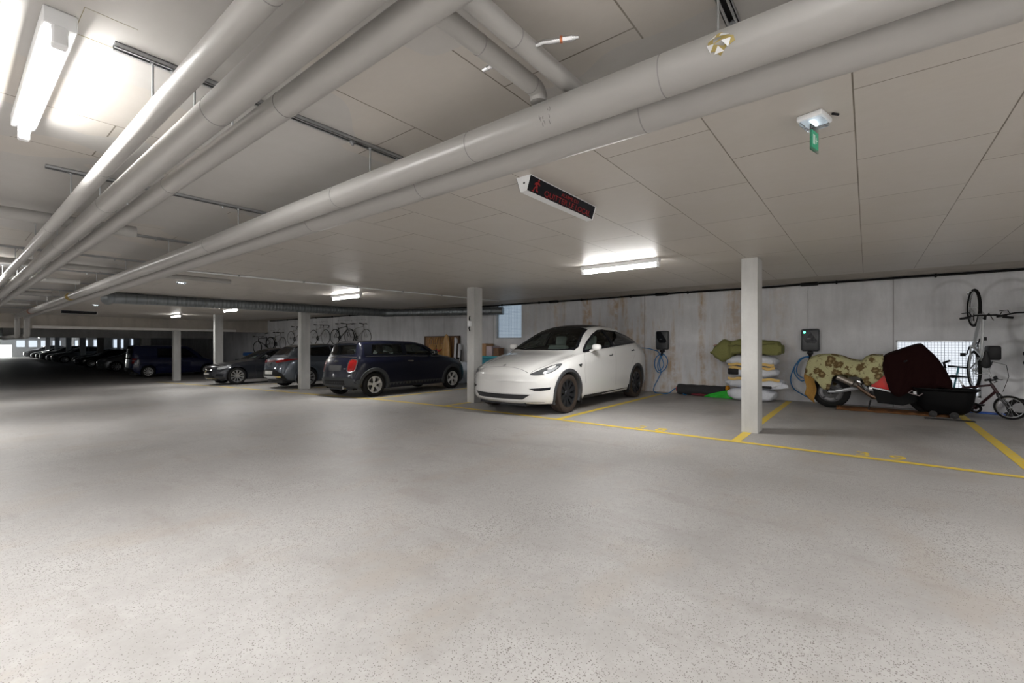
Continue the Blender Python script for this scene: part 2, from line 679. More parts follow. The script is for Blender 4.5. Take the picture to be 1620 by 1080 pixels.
# ------------------------------------------------------------------ pillars
def pillar(x, y, w=.32, d=.21, top=CEIL, label='', wire=False):
    z = fl(y) - .02
    b = MB(); b.box((x, y, z), (x + w, y + d, top), .006, 1)
    o = b.build('concrete_pillar', PILM, smooth=False)
    tag(o, label, 'pillar', 'concrete pillars along the right bays')
    return o


pillar(7.0, 1.19, .33, label='square concrete pillar between the woven sacks and the covered motorcycle')
pp = pillar(6.98, 6.55, .26, label='concrete pillar beside the nose of the white car')
pillar(6.98, 14.0, .30, label='concrete pillar in front of the dark hatchback with a full width red tail light')
pillar(6.98, 21.25, .30, label='concrete pillar rising behind the bonnet of the dark saloon')
pillar(6.98, 26.70, .30, .24, 1.87, label='concrete pillar under the cross beam in front of the dark blue van')
pillar(7.3, 34.0, .45, .4, 1.56, label='dark square pillar standing behind the roof of the blue van')
for k, (x, y) in enumerate(((8.2, 52), (8.2, 60), (8.2, 68), (8.2, 76), (8.2, 84))):
    tag(pillar(x, y, .4, .4, 2.12), 'far dark pillar among the row of parked cars at the end of the hall', 'pillar')
# little wired switch box on the second pillar
r = empty('junction_box', 'small white junction box with black cable ends on the pillar beside the white car', 'box', (6.98, 6.66, 1.67))
b = MB(); b.box((-.045, -.04, -.06), (0, .04, .06), .008); b.build('box_housing', WPL, r)
b = MB(); b.tube([(-.02, 0, .06), (-.025, .005, .12), (-.01, 0, .17)], .012, 8); b.build('cable_end', BLK, r)
b = MB(); b.tube([(-.02, 0, -.06), (-.03, .01, -.1), (-.012, 0, -.16)], .012, 8); b.build('cable_end', BLK, r)


# ------------------------------------------------------------------ floor paint
def paint_y(x, y0, y1, w, name, label, grp=None):
    b = MB()
    n = max(1, int((y1 - y0) / .5))
    b.grid([[(x - w / 2, y0 + (y1 - y0) * i / n, fl(y0 + (y1 - y0) * i / n) + .003), (x + w / 2, y0 + (y1 - y0) * i / n, fl(y0 + (y1 - y0) * i / n) + .003)] for i in range(n + 1)])
    return tag(b.build(name, YEL, smooth=False), label, 'floor marking', grp)


def paint_x(y, x0, x1, w, label):
    b = MB()
    b.grid([[(x, y - w / 2, fl(y - w / 2) + .002), (x, y + w / 2, fl(y + w / 2) + .002)] for x in (x0, (x0 + x1) / 2, x1)])
    return tag(b.build('bay_line', YEL, smooth=False), label, 'floor marking', 'yellow lines between parking bays')


paint_y(6.25, -3, 26.5, .10, 'parking_edge_line', 'long yellow painted line along the front of the parking bays')
paint_x(4.0, 6.25, 11.3, .11, 'yellow bay line along the near side of the white car')
paint_x(1.32, 6.25, 11.3, .11, 'yellow bay line running under the nearest concrete pillar')
paint_x(-1.27, 6.25, 11.2, .11, 'yellow bay line at the right edge, leading to the black tub')
paint_x(6.68, 6.25, 11.3, .11, 'yellow bay line at the foot of the pillar by the nose of the white car')
paint_x(9.15, 6.25, 11.3, .11, 'yellow bay line along the near side of the small dark hatchback')
paint_x(14.2, 6.25, 11.3, .11, 'yellow bay line at the pillar before the grey hatchback')
paint_x(18.1, 6.25, 11.3, .11, 'yellow bay line along the near side of the dark saloon')
for (tx, y, lab) in (('38', 2.72, 'worn yellow bay number just right of the white car'), ('39', .12, 'worn yellow bay number in front of the covered motorcycle')):
    r = empty('bay_number', lab, 'floor marking', (6.33, y, .003), -PI / 2)
    for k, ch in enumerate(tx):
        text(ch, .33, YEL, (k * .30, 0, 0), Matrix.Identity(3), r, 'digit', .0008)


# ------------------------------------------------------------------ fluorescent battens
TUBEM = emis('fluorescent_tube', (1., .985, .96), TUBE)


def make_lamp():
    r = empty('tube_light', '', 'lamp', (0, 0, 0), 0, 'fluorescent battens on the ceiling')
    b = MB(); b.box((-.045, 0, -.060), (.045, 1.24, 0), .004, 1); b.build('housing', WPL, r, smooth=False)
    b = MB(); b.cyl((0, .05, -.100), (0, 1.19, -.100), .019, 12); b.build('tube', TUBEM, r)
    # area light added under the tube to throw most of the light downwards
    ld = bpy.data.lights.new('added_downlight', 'AREA')
    ld.shape = 'RECTANGLE'; ld.size = .05; ld.size_y = 1.12; ld.energy = 8.0; ld.color = (1., .985, .96)
    lo = bpy.data.objects.new('added_downlight', ld); C.objects.link(lo); lo.parent = r; lo.location = (0, .62, -.128)
    for y in (.0, 1.19):
        b = MB(); b.box((-.022, y, -.126), (.022, y + .05, -.055), .006, 1); b.build('lamp_holder', WPL, r)
    return r


lamp0 = make_lamp()
LAMPS = [(.26, 2.28, 'bright bare fluorescent tube at the top left of the ceiling'),
         (6.22, 2.28, 'lit fluorescent tube on the ceiling between the white car and the nearest pillar'),
         (6.05, 9.3, 'lit fluorescent tube on the ceiling in front of the small dark hatchback'),
         (6.03, 16.3, 'lit fluorescent tube beyond the round duct, above the grey hatchback'),
         (5.95, 21.8, 'farthest lit fluorescent tube, close to the concrete cross beam'),
         ] + [(x, y, 'unseen fluorescent tube added as fill light over the aisle or the opposite bays') for x, y in
              ((.26, 9.3), (.26, 16.3), (3.2, -5.4), (-3.4, 14), (-3.4, 19), (-1.8, 24), (-4, 4.2), (-4, .5), (-4, -3), (-1.2, -3), (.26, -1.3), (.26, -4.9), (3.2, -3.2), (6.22, -4.7), (-2.6, 2.3), (-2.6, -1.3), (-2.6, -4.9), (-2.6, 6.0), (-2.6, 11), (-5.2, 2.3), (-5.2, 9.3), (-5.2, -4.7))]  # unseen tubes added to raise ambient light; a few continue the visible rows
for k, (x, y, lab) in enumerate(LAMPS):
    o = lamp0 if k == 0 else copy_tree(lamp0)
    o.location = (x, y, CEIL)
    o['label'] = lab
# tubes added near the gate to light the far end of the hall
for k, (x, y) in enumerate(((3.2, 84), (8, 88))):
    o = copy_tree(lamp0); o.location = (x, y, 2.12); o['label'] = 'fluorescent tube added near the bright far gate to light the hall end'

# thin conduit beside the top-left tube
b = MB(); b.cyl((.12, -7.9, CEIL - .012), (.12, 3.3, CEIL - .012), .006, 6); tag(b.build('conduit', JACK), 'thin grey conduit along the ceiling beside the top left tube', 'conduit')


# ------------------------------------------------------------------ pipes
def pipe(pts, r, name, label, seams=(), grp='insulated pipes under the ceiling', seg=28, mat=None, cat='pipe'):
    root = empty(name, label, cat, (0, 0, 0), 0, grp)
    b = MB(); b.tube(pts, r, seg); b.build('pipe_jacket', mat or JACK, root, ang=60)
    for (p, d) in seams:
        p = Vector(p); d = Vector(d).normalized()
        b = MB(); b.tube([p - d * .0015, p + d * .0015], r + .0012, seg); b.build('jacket_seam', SEAM, root)
    return root


def elbow(c0, c1, c2, r, n=6):
    """points rounding the corner c1 between c0 and c2"""
    c0, c1, c2 = Vector(c0), Vector(c1), Vector(c2)
    a = c1 + (c0 - c1).normalized() * r
    b_ = c1 + (c2 - c1).normalized() * r
    return [a.lerp(c1, i / n).lerp(c1.lerp(b_, i / n), i / n) for i in range(n + 1)]


HZ = 2.207
Y = (0, 1, 0)
A_, B_, C_ = .545, .695, .848
pipe([(A_, -7.9, HZ), (A_, 26.9, HZ)], .039, 'insulated_pipe', 'thinnest of the three parallel grey pipes at the upper left', [((A_, y, HZ), Y) for y in (1.27, 3.3, 5.3, 7.4)])
pipe([(B_, -7.9, HZ), (B_, 26.9, HZ)], .0594, 'insulated_pipe', 'thickest, middle one of the three parallel grey pipes at the upper left', [((B_, y, HZ), Y) for y in (2.1, 4.1, 6.1)])
pipe([(C_, -7.9, HZ), (C_, 26.9, HZ)], .049, 'insulated_pipe', 'right one of the three parallel grey pipes at the upper left', [((C_, y, HZ), Y) for y in (1.83, 3.3, 6.15)])
P1 = [(1.6, -7.9, HZ)] + elbow((1.6, 0, HZ), (1.6, 23.6, HZ), (1.6, 23.6, 1), .14) + elbow((1.6, 23.6, 2), (1.6, 23.6, 1.5), (1.6, 30, 1.5), .14) + [(1.6, 33.4, 1.5)]
main0 = pipe(P1, .072, 'main_pipe', 'long bright grey pipe crossing the whole picture from the top right to the far left', [((1.6, y, HZ), Y) for y in (-.55, .57, 1.5, 2.7, 5.0, 8.8)], 'pair of long main pipes')
P2 = [(1.8, -7.9, HZ)] + elbow((1.8, 0, HZ), (1.8, 23.2, HZ), (1.8, 23.2, 1), .14) + elbow((1.8, 23.2, 2), (1.8, 23.2, 1.5), (1.8, 30, 1.5), .14) + [(1.8, 33.4, 1.5)]
pipe(P2, .082, 'main_pipe', 'long shaded grey pipe running directly behind the bright main pipe', [((1.8, y, HZ), Y) for y in (.72, 2.1, 3.4)], 'pair of long main pipes')
# foam collar and tape band where the jacket is cut
b = MB(); b.tube([(1.6, 12.55, HZ), (1.6, 12.85, HZ)], .076, 24)
tag(b.build('foam_collar', M('amber_foam', (.35, .24, .05), .8), main0), 'amber foam collar')
b = MB(); b.tube([(1.6, 19.4, HZ), (1.6, 19.7, HZ)], .077, 24)
tag(b.build('tape_band', M('rust_tape', (.30, .12, .08), .8), main0), 'rust red tape band')
# torn patch in the jacket
r = empty('torn_patch', 'torn hole with flaps of white jacket and yellow foam in the main pipe', 'damaged patch', (1.6, .37, HZ))
ax = Vector((-math.cos(.5), 0, -math.sin(.5) * .2)).normalized()
b = MB()
rnd = random.Random(3)
pl = [(.036 * math.cos(a) * (1 + .35 * rnd.uniform(-1, 1)), .03 * math.sin(a) * (1 + .35 * rnd.uniform(-1, 1))) for a in [2 * PI * k / 11 for k in range(11)]]
def onp(a, bb, h):
    th = math.radians(183) + bb / .072
    return ((.0725 + h) * math.cos(th), a, (.0725 + h) * math.sin(th))
b.prism(pl, .0015, lambda a, bb, d: onp(a, bb, d)); b.build('foam', M('foam_yellow', (.42, .33, .12), .9), r)
for k in range(5):
    a0 = 2 * PI * k / 5 + .4
    tri = [(.012 * math.cos(a0), .012 * math.sin(a0)), (.036 * math.cos(a0 - .5), .03 * math.sin(a0 - .5)), (.036 * math.cos(a0 + .35), .03 * math.sin(a0 + .35))]
    b = MB()
    hs = (.018, .003, .003)
    vs = [b._v(onp(tri[i][0], tri[i][1], hs[i])) for i in range(3)] + [b._v(onp(tri[i][0], tri[i][1], hs[i] + .0015)) for i in range(3)]
    b._f(vs[:3]); b._f(vs[3:])
    for i in range(3):
        b._f([vs[i], vs[(i + 1) % 3], vs[3 + (i + 1) % 3], vs[3 + i]])
    b.build('torn_flap', WPL, r, smooth=False)
# scuffs on the pipe
b = MB()
for k in range(9):
    yy = 1.02 + rnd.uniform(-.03, .05); aa = math.radians(rnd.uniform(172, 215)); ln = rnd.uniform(.004, .02)
    c = Vector((1.6, yy, HZ)); rr = .0726
    pts = [c + Vector((rr * math.cos(aa + q * ln * 14), rnd.uniform(-.002, .002), rr * math.sin(aa + q * ln * 14))) for q in (0, .5, 1)]
    b.tube(pts, .0012, 5)
b.build('scuff_marks', SEAM, main0)['kind'] = 'stuff'

# two branch pipes across, with test valves
pipe([(.85, 1.10, 2.33)] + elbow((.85, 1.10, 2.33), (1.575, 1.10, 2.33), (1.575, 1.10, 2.2), .045) + [(1.575, 1.10, 2.279)], .036, 'branch_pipe', 'short branch pipe bending down onto the bright main pipe', [((1.2, 1.10, 2.33), (1, 0, 0)), ((1.52, 1.10, 2.33), (1, 0, 0))], 'branch pipes between the main pipes')
pipe([(.70, .975, 2.33)] + elbow((.70, .975, 2.33), (1.8, .975, 2.33), (1.8, .975, 2.2), .045) + [(1.8, .975, 2.292)], .036, 'branch_pipe', 'straight branch pipe carrying the chrome test valve', [((1.25, .975, 2.33), (1, 0, 0))], 'branch pipes between the main pipes')
r = empty('test_valve', 'bent chrome valve stub with a copper ring on the branch pipe', 'valve', (1.33, .94, 2.33))
b = MB(); b.tube([(0, 0, 0), (.005, -.03, .002), (.012, -.055, -.004), (.02, -.085, -.03)][:3] + [(.03, -.085, .0)], .009, 12); b.build('valve_stub', CHR, r)
b = MB(); b.cyl((.029, -.083, 0), (.033, -.091, 0), .012, 12); b.build('copper_ring', M('copper', (.6, .2, .1), .4, .8), r)
b = MB(); b.cyl((.033, -.091, 0), (.048, -.122, 0), .0105, 6); b.cyl((.048, -.122, 0), (.053, -.132, 0), .0085, 12); b.cyl((.053, -.132, 0), (.058, -.142, 0), .006, 12); b.build('valve_body', CHR, r, smooth=False)
r = empty('test_valve', 'small chrome valve stub left of the shorter branch pipe', 'valve', (1.31, 1.135, 2.33))
b = MB(); b.cyl((0, -.01, -.01), (-.004, .022, -.014), .009, 12); b.cyl((-.004, .022, -.014), (-.006, .04, -.016), .007, 10); b.build('valve_body', CHR, r)

# pipes crossing the aisle above the three parallel pipes
for (y, x0, x1, z, rr, lab) in ((5.55, -6.9, 1.15, 2.325, .052, 'thick pipe crossing above the three parallel pipes at the left edge'),
                               (9.0, -6.9, 3.2, 2.36, .04, 'pale pipe crossing the aisle ceiling, nearer of the far crossings'),
                               (11.0, -6.9, 1.5, 2.34, .045, 'pale pipe crossing the aisle ceiling in front of the amber collar'),
                               (14.4, -6.9, 1.5, 2.36, .045, 'pale pipe crossing the aisle ceiling beyond the amber collar'),
                               (18.6, -6.9, 1.5, 2.36, .045, 'farthest pale pipe crossing the aisle ceiling')):
    pipe([(x0, y, z), (x1, y, z)], rr, 'crossing_pipe', lab, (), 'pipes crossing the aisle ceiling', 20)

# slotted rails with rods
SLOT = M('slot_shadow', (.02, .02, .02), .9)
for k in range(-1, 12):
    y = .39 + 1.97 * k
    r = empty('mounting_rail', ['slotted steel rail at the top edge right of the main pipe', 'slotted steel rail across the ceiling behind the nearest rod', 'second slotted steel rail across the aisle ceiling', 'third slotted steel rail across the aisle ceiling', 'fourth slotted steel rail across the aisle ceiling, by the far crossing pipe'][k] if 0 <= k < 5 else 'slotted steel ceiling rail with pipe rods, beyond the fourth one' if k > 0 else 'slotted steel ceiling rail behind the viewer', 'rail', (0, y, CEIL), 0, 'slotted rails holding the pipes')
    x1 = 1.83
    b = MB()
    for (x0, xx) in ((.42, x1),):
        b.box((x0, -.021, -.003), (xx, .021, 0)); b.box((x0, -.021, -.022), (xx, -.018, 0)); b.box((x0, .018, -.022), (xx, .021, 0))
        b.box((x0, -.021, -.022), (xx, -.009, -.019)); b.box((x0, .009, -.022), (xx, .021, -.019))
    b.build('rail', GALV, r, smooth=False, weld=0)
    b = MB(); b.box((.425, -.017, -.005), (x1 - .005, .017, -.0035)); b.build('slot_back', SLOT, r, smooth=False)
    for (x, rad) in ((A_, .039), (B_, .059), (C_, .049), (1.6, .072), (1.8, .082)):
        b = MB(); b.cyl((x, 0, -.01), (x, 0, HZ - CEIL + rad + .0005), .0045, 8); b.cyl((x, 0, -.03), (x, 0, -.018), .011, 6)
        b.build('threaded_rod', GALV, r)
    for x in (.62, 1.48):
        b = MB(); b.cyl((x, 0, -.045), (x, 0, -.018), .007, 6); b.box((x - .014, -.014, -.03), (x + .014, .014, -.022)); b.build('rail_bolt', GALV, r, smooth=False)

# square cut in the ceiling board at the end of the first rail
b = MB()
for (x0, y0, x1, y1) in ((.31, 2.19, .46, 2.192), (.31, 2.19, .312, 2.40), (.31, 2.40, .46, 2.405)):
    b.box((x0, y0, CEIL - .0008), (x1, y1, CEIL + .001))
tag(b.build('board_cutout', M('cut_edge', (.30, .27, .18), .9), smooth=False, weld=0), 'thin rectangular cut in the ceiling board left of the first rail', 'ceiling cutout')

# spiral duct
SPI = mat_spiral()
DZ = 2.36
r = empty('ventilation_duct', 'round spiral steel duct running under the ceiling to the small high window', 'duct', (0, 0, 0))
def duct(p0, p1, name):
    p0, p1 = Vector(p0), Vector(p1)
    d = p1 - p0
    n = int(d.length / .09)
    b = MB(); pts = []; rs = []
    for i in range(n + 1):
        q = p0 + d * i / n
        pts += [q - d.normalized() * .006, q, q + d.normalized() * .006]; rs += [.125, .1285, .125]
    b.tube(pts, rs, 24)
    return b.build(name, SPI, r)
duct((2.9, 13.75, DZ - .045), (9.55, 13.3, DZ - .045), 'duct_run')
duct((9.75, 13.1, DZ - .045), (11.35, 9.35, DZ - .045), 'duct_run')
b = MB(); b.tube([(9.45, 13.31, DZ - .045), (9.6, 13.29, DZ - .045), (9.7, 13.2, DZ - .045), (9.78, 13.04, DZ - .045)], .131, 24); b.build('duct_elbow', SPI, r)
b = MB(); b.tube([(3.0, 13.745, DZ - .045)] + elbow((3, 13.75, DZ - .045), (2.45, 13.78, DZ - .045), (2.45, 15, DZ), .25) + [(2.45, 14.4, DZ - .045)], .131, 24); b.build('duct_elbow', SPI, r)

# white conduit with clips
r = empty('ceiling_conduit', 'thin white conduit crossing the ceiling in front of the tube by the small hatchback', 'conduit', (0, 0, 0))
b = MB(); b.tube([(2.45, 8.7, CEIL - .018), (9.6, 8.05, CEIL - .018)], .014, 8); b.build('conduit_run', WPL, r)
for k in range(6):
    x = 3.2 + k * 1.1; y = 8.7 - (x - 2.45) * .65 / 7.15
    b = MB(); b.box((x - .012, y - .03, CEIL - .036), (x + .012, y + .03, CEIL), .003, 1); b.build('clip', GALV, r)

# black cable run at the head of the right wall
r = empty('wall_cable', 'thick black cable clipped along the top of the right wall', 'cable', (0, 0, 0))
rnd = random.Random(5)
cz = lambda y: 2.515
b = MB(); b.tube([(WX - .03, y * .8 - 3, cz(y) + rnd.uniform(-.006, .006)) for y in range(0, 38)], .022, 8); b.build('cable_run', BLK, r)
for k in range(19):
    y = -2.5 + k * 1.5
    b = MB(); b.box((WX - .062, y - .015, 2.48), (WX - .002, y + .015, 2.548), .004, 1); b.build('clip', BLK, r)
for y in (4.15, .97, 7.45):
    b = MB(); b.box((WX - .11, y - .16, 2.475), (WX - .004, y + .16, 2.545), .02, 2); b.build('cable_joint_box', BLK, r)

# ------------------------------------------------------------------ alarm signs
RED = M('red_lettering', (.16, .004, .004), .5, emit=(.6, .01, .01), es=.012)
BLKG = M('black_gloss_panel', (.006, .007, .011), .22, spec=.3)


def alarm_sign(loc, label, txt=True):
    r = empty('alarm_sign', label, 'sign', loc)
    # local: x along the box, y depth, hanging below z=0
    prof = [(-.065, 0), (.065, 0), (.03, -.11), (-.03, -.11)]
    b = MB(); b.prism(prof, .98, lambda a, bb, d: (d, a, bb)); b.build('sign_box', WPL, r, smooth=False)
    nrm = Vector((0, -.11, -.035)).normalized()
    up = Vector((0, -.035, .11)).normalized()
    R = Matrix((Vector((1, 0, 0)), up, nrm * 1.0)).transposed()
    R = Matrix(((1, 0, 0), (0, up.y, nrm.y), (0, up.z, nrm.z)))
    o = Vector((0, -.065, 0))
    base = Vector((.012, -.03, -.11))
    L = .1154
    for sgn in (1, -1):
        b = MB()
        for p in (0,):
            def f(a, bb, d, sgn=sgn):
                q = base + up * bb + nrm * d
                return (a, q.y * sgn, q.z)
            b.prism([(.0, .004), (.956, .004), (.956, L - .006), (.0, L - .006)], .003, f)
        b.build('display_panel', BLKG, r, smooth=False)
    if txt:
        at = lambda a, bb: Vector((a, 0, 0)) + Vector((0, base.y, base.z)) + up * bb + nrm * .0035
        text('QUITTER LE LOCAL', .058, RED, at(.20, .016), R, r, sx=1.38)
        text('ALARME CO', .036, RED, at(.42, .068), R, r, sx=1.3)
        # running figure
        man = [(.045, .012), (.07, .012), (.075, .034), (.092, .045), (.098, .02), (.122, .018), (.121, .026), (.108, .03), (.105, .058), (.09, .066), (.115, .07), (.125, .062), (.13, .068), (.116, .082), (.092, .086), (.07, .078), (.06, .062), (.066, .058), (.076, .068), (.078, .05), (.062, .038), (.06, .021), (.045, .02)]
        b = MB()
        b.prism(man, .001, lambda a, bb, d: tuple(at(a, bb) + nrm * (d)))
        b.lathe([(0.0001, .0), (.010, 0), (.010, .001), (0.0001, .001)], 14, 'Z', (0, 0, 0))
        hd = at(.103, .097)
        for v in list(b.bm.verts)[-56:]:
            v.co = hd + R @ v.co
        b.build('running_figure', RED, r, smooth=False)
    b = MB(); b.cyl((-.001, -.005, -.05), (.002, -.005, -.05), .008, 12); b.build('end_cap_hole', BLK, r)
    return r


s1 = alarm_sign((2.58, 1.935, CEIL), 'black and white evacuation sign with red letters hanging from the ceiling')
s2 = alarm_sign((2.62, 22.9, CEIL), 'far black evacuation sign above the cross beam', False)


# ------------------------------------------------------------------ emergency lights
def emergency(x, y, label, first=False):
    r = empty('emergency_light', label, 'emergency light', (x, y, CEIL), -.24 if first else 0, 'emergency lights over the aisle')
    b = MB(); b.box((-.075, -.06, -.03), (.075, .06, 0), .008, 2); b.build('housing', WPL, r)
    b = MB(); b.box((-.068, -.053, -.052), (.068, .053, -.028), .012, 2)
    b.build('lens', glass('clear_lens', (.88, .92, .98), .5), r)
    for k in (-1, 0, 1):
        b = MB(); b.blob((k * .032, 0, -.034), (.008, .008, .006), 10, 6, 1); b.build('led', emis('led_%s' % first, (.85, .97, 1.), 2.2 if first else 2.5), r)
    if first:
        b = MB(); b.box((-.055, -.003, -.185), (.055, .003, -.0525)); b.build('sign_plate', glass('clear_plate', (.85, .9, .88), .5), r, smooth=False)
        GR = M('exit_green', (.01, .30, .16), .35, emit=(.01, .3, .16), es=.03)
        b = MB(); b.box((-.046, -.004, -.17), (.046, .004, -.08)); b.build('green_panel', GR, r, smooth=False)
        WG = M('exit_white', (.7, .85, .78), .4)
        for sg in (-1, 1):
            b = MB()
            fx = sg * .0045
            for (a, c, d, e) in ((-.03, -.004, -.15, -.10), (.004, .03, -.128, -.122), (.012, .018, -.14, -.11)):
                b.box((a, min(fx, fx + sg * .0008), d), (c, max(fx, fx + sg * .0008), e))
            b.build('exit_pictogram', WG, r, smooth=False, weld=0)
        b = MB(); b.cyl((.06, -.09, -.006), (.02, -.075, -.008), .006, 8); b.build('cable_stub', BLK, r)
    return r


emergency(2.86, .22, 'clear emergency light with a hanging green exit plate at the upper right', True)
emergency(2.84, 10.4, 'small oval emergency light with three white spots above the main pipes')
emergency(2.87, 18.5, 'far small emergency light near the black sign')


# ================================================================== cars
def interp(tbl):
    """monotone cubic through a table of (x, value)"""
    xs = [p[0] for p in tbl]; ys = [p[1] for p in tbl]
    n = len(xs)
    h = [xs[i + 1] - xs[i] for i in range(n - 1)]
    d = [(ys[i + 1] - ys[i]) / h[i] for i in range(n - 1)]
    m = [d[0]] + [0 if d[i - 1] * d[i] <= 0 else 2 * d[i - 1] * d[i] / (d[i - 1] + d[i]) for i in range(1, n - 1)] + [d[-1]]

    def f(x):
        if x <= xs[0]: return ys[0]
        if x >= xs[-1]: return ys[-1]
        i = 0
        while x > xs[i + 1]: i += 1
        t = (x - xs[i]) / h[i]
        return ys[i] * (2 * t ** 3 - 3 * t * t + 1) + h[i] * m[i] * (t ** 3 - 2 * t * t + t) + ys[i + 1] * (-2 * t ** 3 + 3 * t * t) + h[i] * m[i + 1] * (t ** 3 - t * t)
    return f


def catmull(P, n):
    out = []
    Q = [tuple(2 * P[0][k] - P[1][k] for k in (0, 1))] + list(P) + [tuple(2 * P[-1][k] - P[-2][k] for k in (0, 1))]
    for i in range(1, len(Q) - 2):
        for j in range(n):
            t = j / n
            out.append(tuple(.5 * (2 * Q[i][k] + (Q[i + 1][k] - Q[i - 1][k]) * t + (2 * Q[i - 1][k] - 5 * Q[i][k] + 4 * Q[i + 1][k] - Q[i + 2][k]) * t * t + (3 * Q[i][k] - Q[i - 1][k] - 3 * Q[i + 1][k] + Q[i + 2][k]) * t ** 3) for k in (0, 1)))
    out.append(P[-1])
    return out


def inpoly(x, y, P):
    c = False
    n = len(P)
    for i in range(n):
        x0, y0 = P[i]; x1, y1 = P[(i + 1) % n]
        if (y0 > y) != (y1 > y) and x < (x1 - x0) * (y - y0) / (y1 - y0) + x0:
            c = not c
    return c


def inset(P, d):
    """polygon moved inwards by d"""
    n = len(P)
    A = sum(P[i][0] * P[(i + 1) % n][1] - P[(i + 1) % n][0] * P[i][1] for i in range(n))
    s = 1 if A > 0 else -1
    out = []
    for i in range(n):
        p = Vector(P[i]); a = (p - Vector(P[i - 1])).normalized(); c = (Vector(P[(i + 1) % n]) - p).normalized()
        na = Vector((-a.y, a.x)) * s; nc = Vector((-c.y, c.x)) * s
        q = na + nc
        k = d / max(.35, (1 + na.dot(nc)) / 2) / 2
        out.append(tuple(p + q * k))
    return out


def dense(P, step=.05, smooth=0):
    """outline resampled; smooth > 0 rounds it with Chaikin cuts"""
    P = [tuple(p) for p in P]
    for _ in range(smooth):
        Q = []
        for i in range(len(P)):
            a, c = P[i], P[(i + 1) % len(P)]
            Q += [tuple(a[k] * .75 + c[k] * .25 for k in (0, 1)), tuple(a[k] * .25 + c[k] * .75 for k in (0, 1))]
        P = Q
    out = []
    for i in range(len(P)):
        a, c = Vector(P[i]), Vector(P[(i + 1) % len(P)])
        n = max(1, int((c - a).length / step))
        out += [tuple(a.lerp(c, k / n)) for k in range(n)]
    return out


class Proj:
    """drops flat outlines onto a car body along a direction"""
    def __init__(s, bvh, L):
        s.b = bvh; s.L = L

    def ray(s, view, a, c):
        if view == 'L': o, d = Vector((a, -3, c)), Vector((0, 1, 0))
        elif view == 'R': o, d = Vector((a, 3, c)), Vector((0, -1, 0))
        elif view == 'F': o, d = Vector((-3, a, c)), Vector((1, 0, 0))
        elif view == 'B': o, d = Vector((s.L + 3, a, c)), Vector((-1, 0, 0))
        elif view == 'T': o, d = Vector((a, c, 5)), Vector((0, 0, -1))
        else:
            ph, sg = view                    # slanted view in plan; sg mirrors it
            d = Vector((math.cos(ph), math.sin(ph) * sg, 0))
            u = Vector((math.sin(ph), -math.cos(ph) * sg, 0))
            o = Vector((s.L / 2, 0, 0)) + u * a + Vector((0, 0, c)) - d * 6
        return o, d

    def hit(s, view, a, c, off):
        o, d = s.ray(view, a, c)
        loc, nor, i, dist = s.b.ray_cast(o, d, 9)
        if loc is None: return None
        if nor.dot(d) > 0: nor = -nor
        return loc + nor * off

    def patch(s, b, view, P, off=.004, step=.07, smooth=0):
        P = dense(P, step, smooth)
        bm = bmesh.new()
        vs = [bm.verts.new((p[0], p[1], 0)) for p in P]
        es = [bm.edges.new((vs[i], vs[(i + 1) % len(vs)])) for i in range(len(vs))]
        bmesh.ops.triangle_fill(bm, edges=es, use_beauty=True)
        for _ in range(5):
            lo = [e for e in bm.edges if e.calc_length() > step * 1.5]
            if not lo: break
            bmesh.ops.subdivide_edges(bm, edges=lo, cuts=1)
            bmesh.ops.triangulate(bm, faces=bm.faces[:])
        mp = {}
        for v in bm.verts:
            h = s.hit(view, v.co.x, v.co.y, off)
            if h is not None: mp[v] = b._v(h)
        for f in bm.faces:
            if all(v in mp for v in f.verts): b._f([mp[v] for v in f.verts])
        bm.free()

    def ringp(s, b, view, P, w, off=.006, step=.05, smooth=0):
        P = dense(P, step, smooth)
        Q = inset(P, w); H = inset(P, w / 2)
        rows = [[s.hit(view, x, y, o) for x, y in R] for R, o in ((P, off - .004), (P, off), (H, off), (Q, off), (Q, off - .012))]
        n = len(P)
        vv = [[b._v(p) if p is not None else None for p in r] for r in rows]
        for k in range(len(vv) - 1):
            for i in range(n):
                q = [vv[k][i], vv[k][(i + 1) % n], vv[k + 1][(i + 1) % n], vv[k + 1][i]]
                if None not in q: b._f(q)

    def line(s, b, view, pts, w=.006, off=.0015, step=.04):
        out = []
        for i in range(len(pts) - 1):
            a, c = Vector(pts[i]), Vector(pts[i + 1])
            n = max(1, int((c - a).length / step))
            out += [a.lerp(c, k / n) for k in range(n)]
        out.append(Vector(pts[-1]))
        prev = None
        for i, p in enumerate(out):
            d = (out[min(i + 1, len(out) - 1)] - out[max(i - 1, 0)]).normalized()
            nn = Vector((-d.y, d.x)) * w / 2
            h0 = s.hit(view, *(p + nn), off); h1 = s.hit(view, *(p - nn), off)
            cur = (b._v(h0), b._v(h1)) if h0 is not None and h1 is not None else None
            if cur and prev: b._f([prev[0], prev[1], cur[1], cur[0]])
            prev = cur


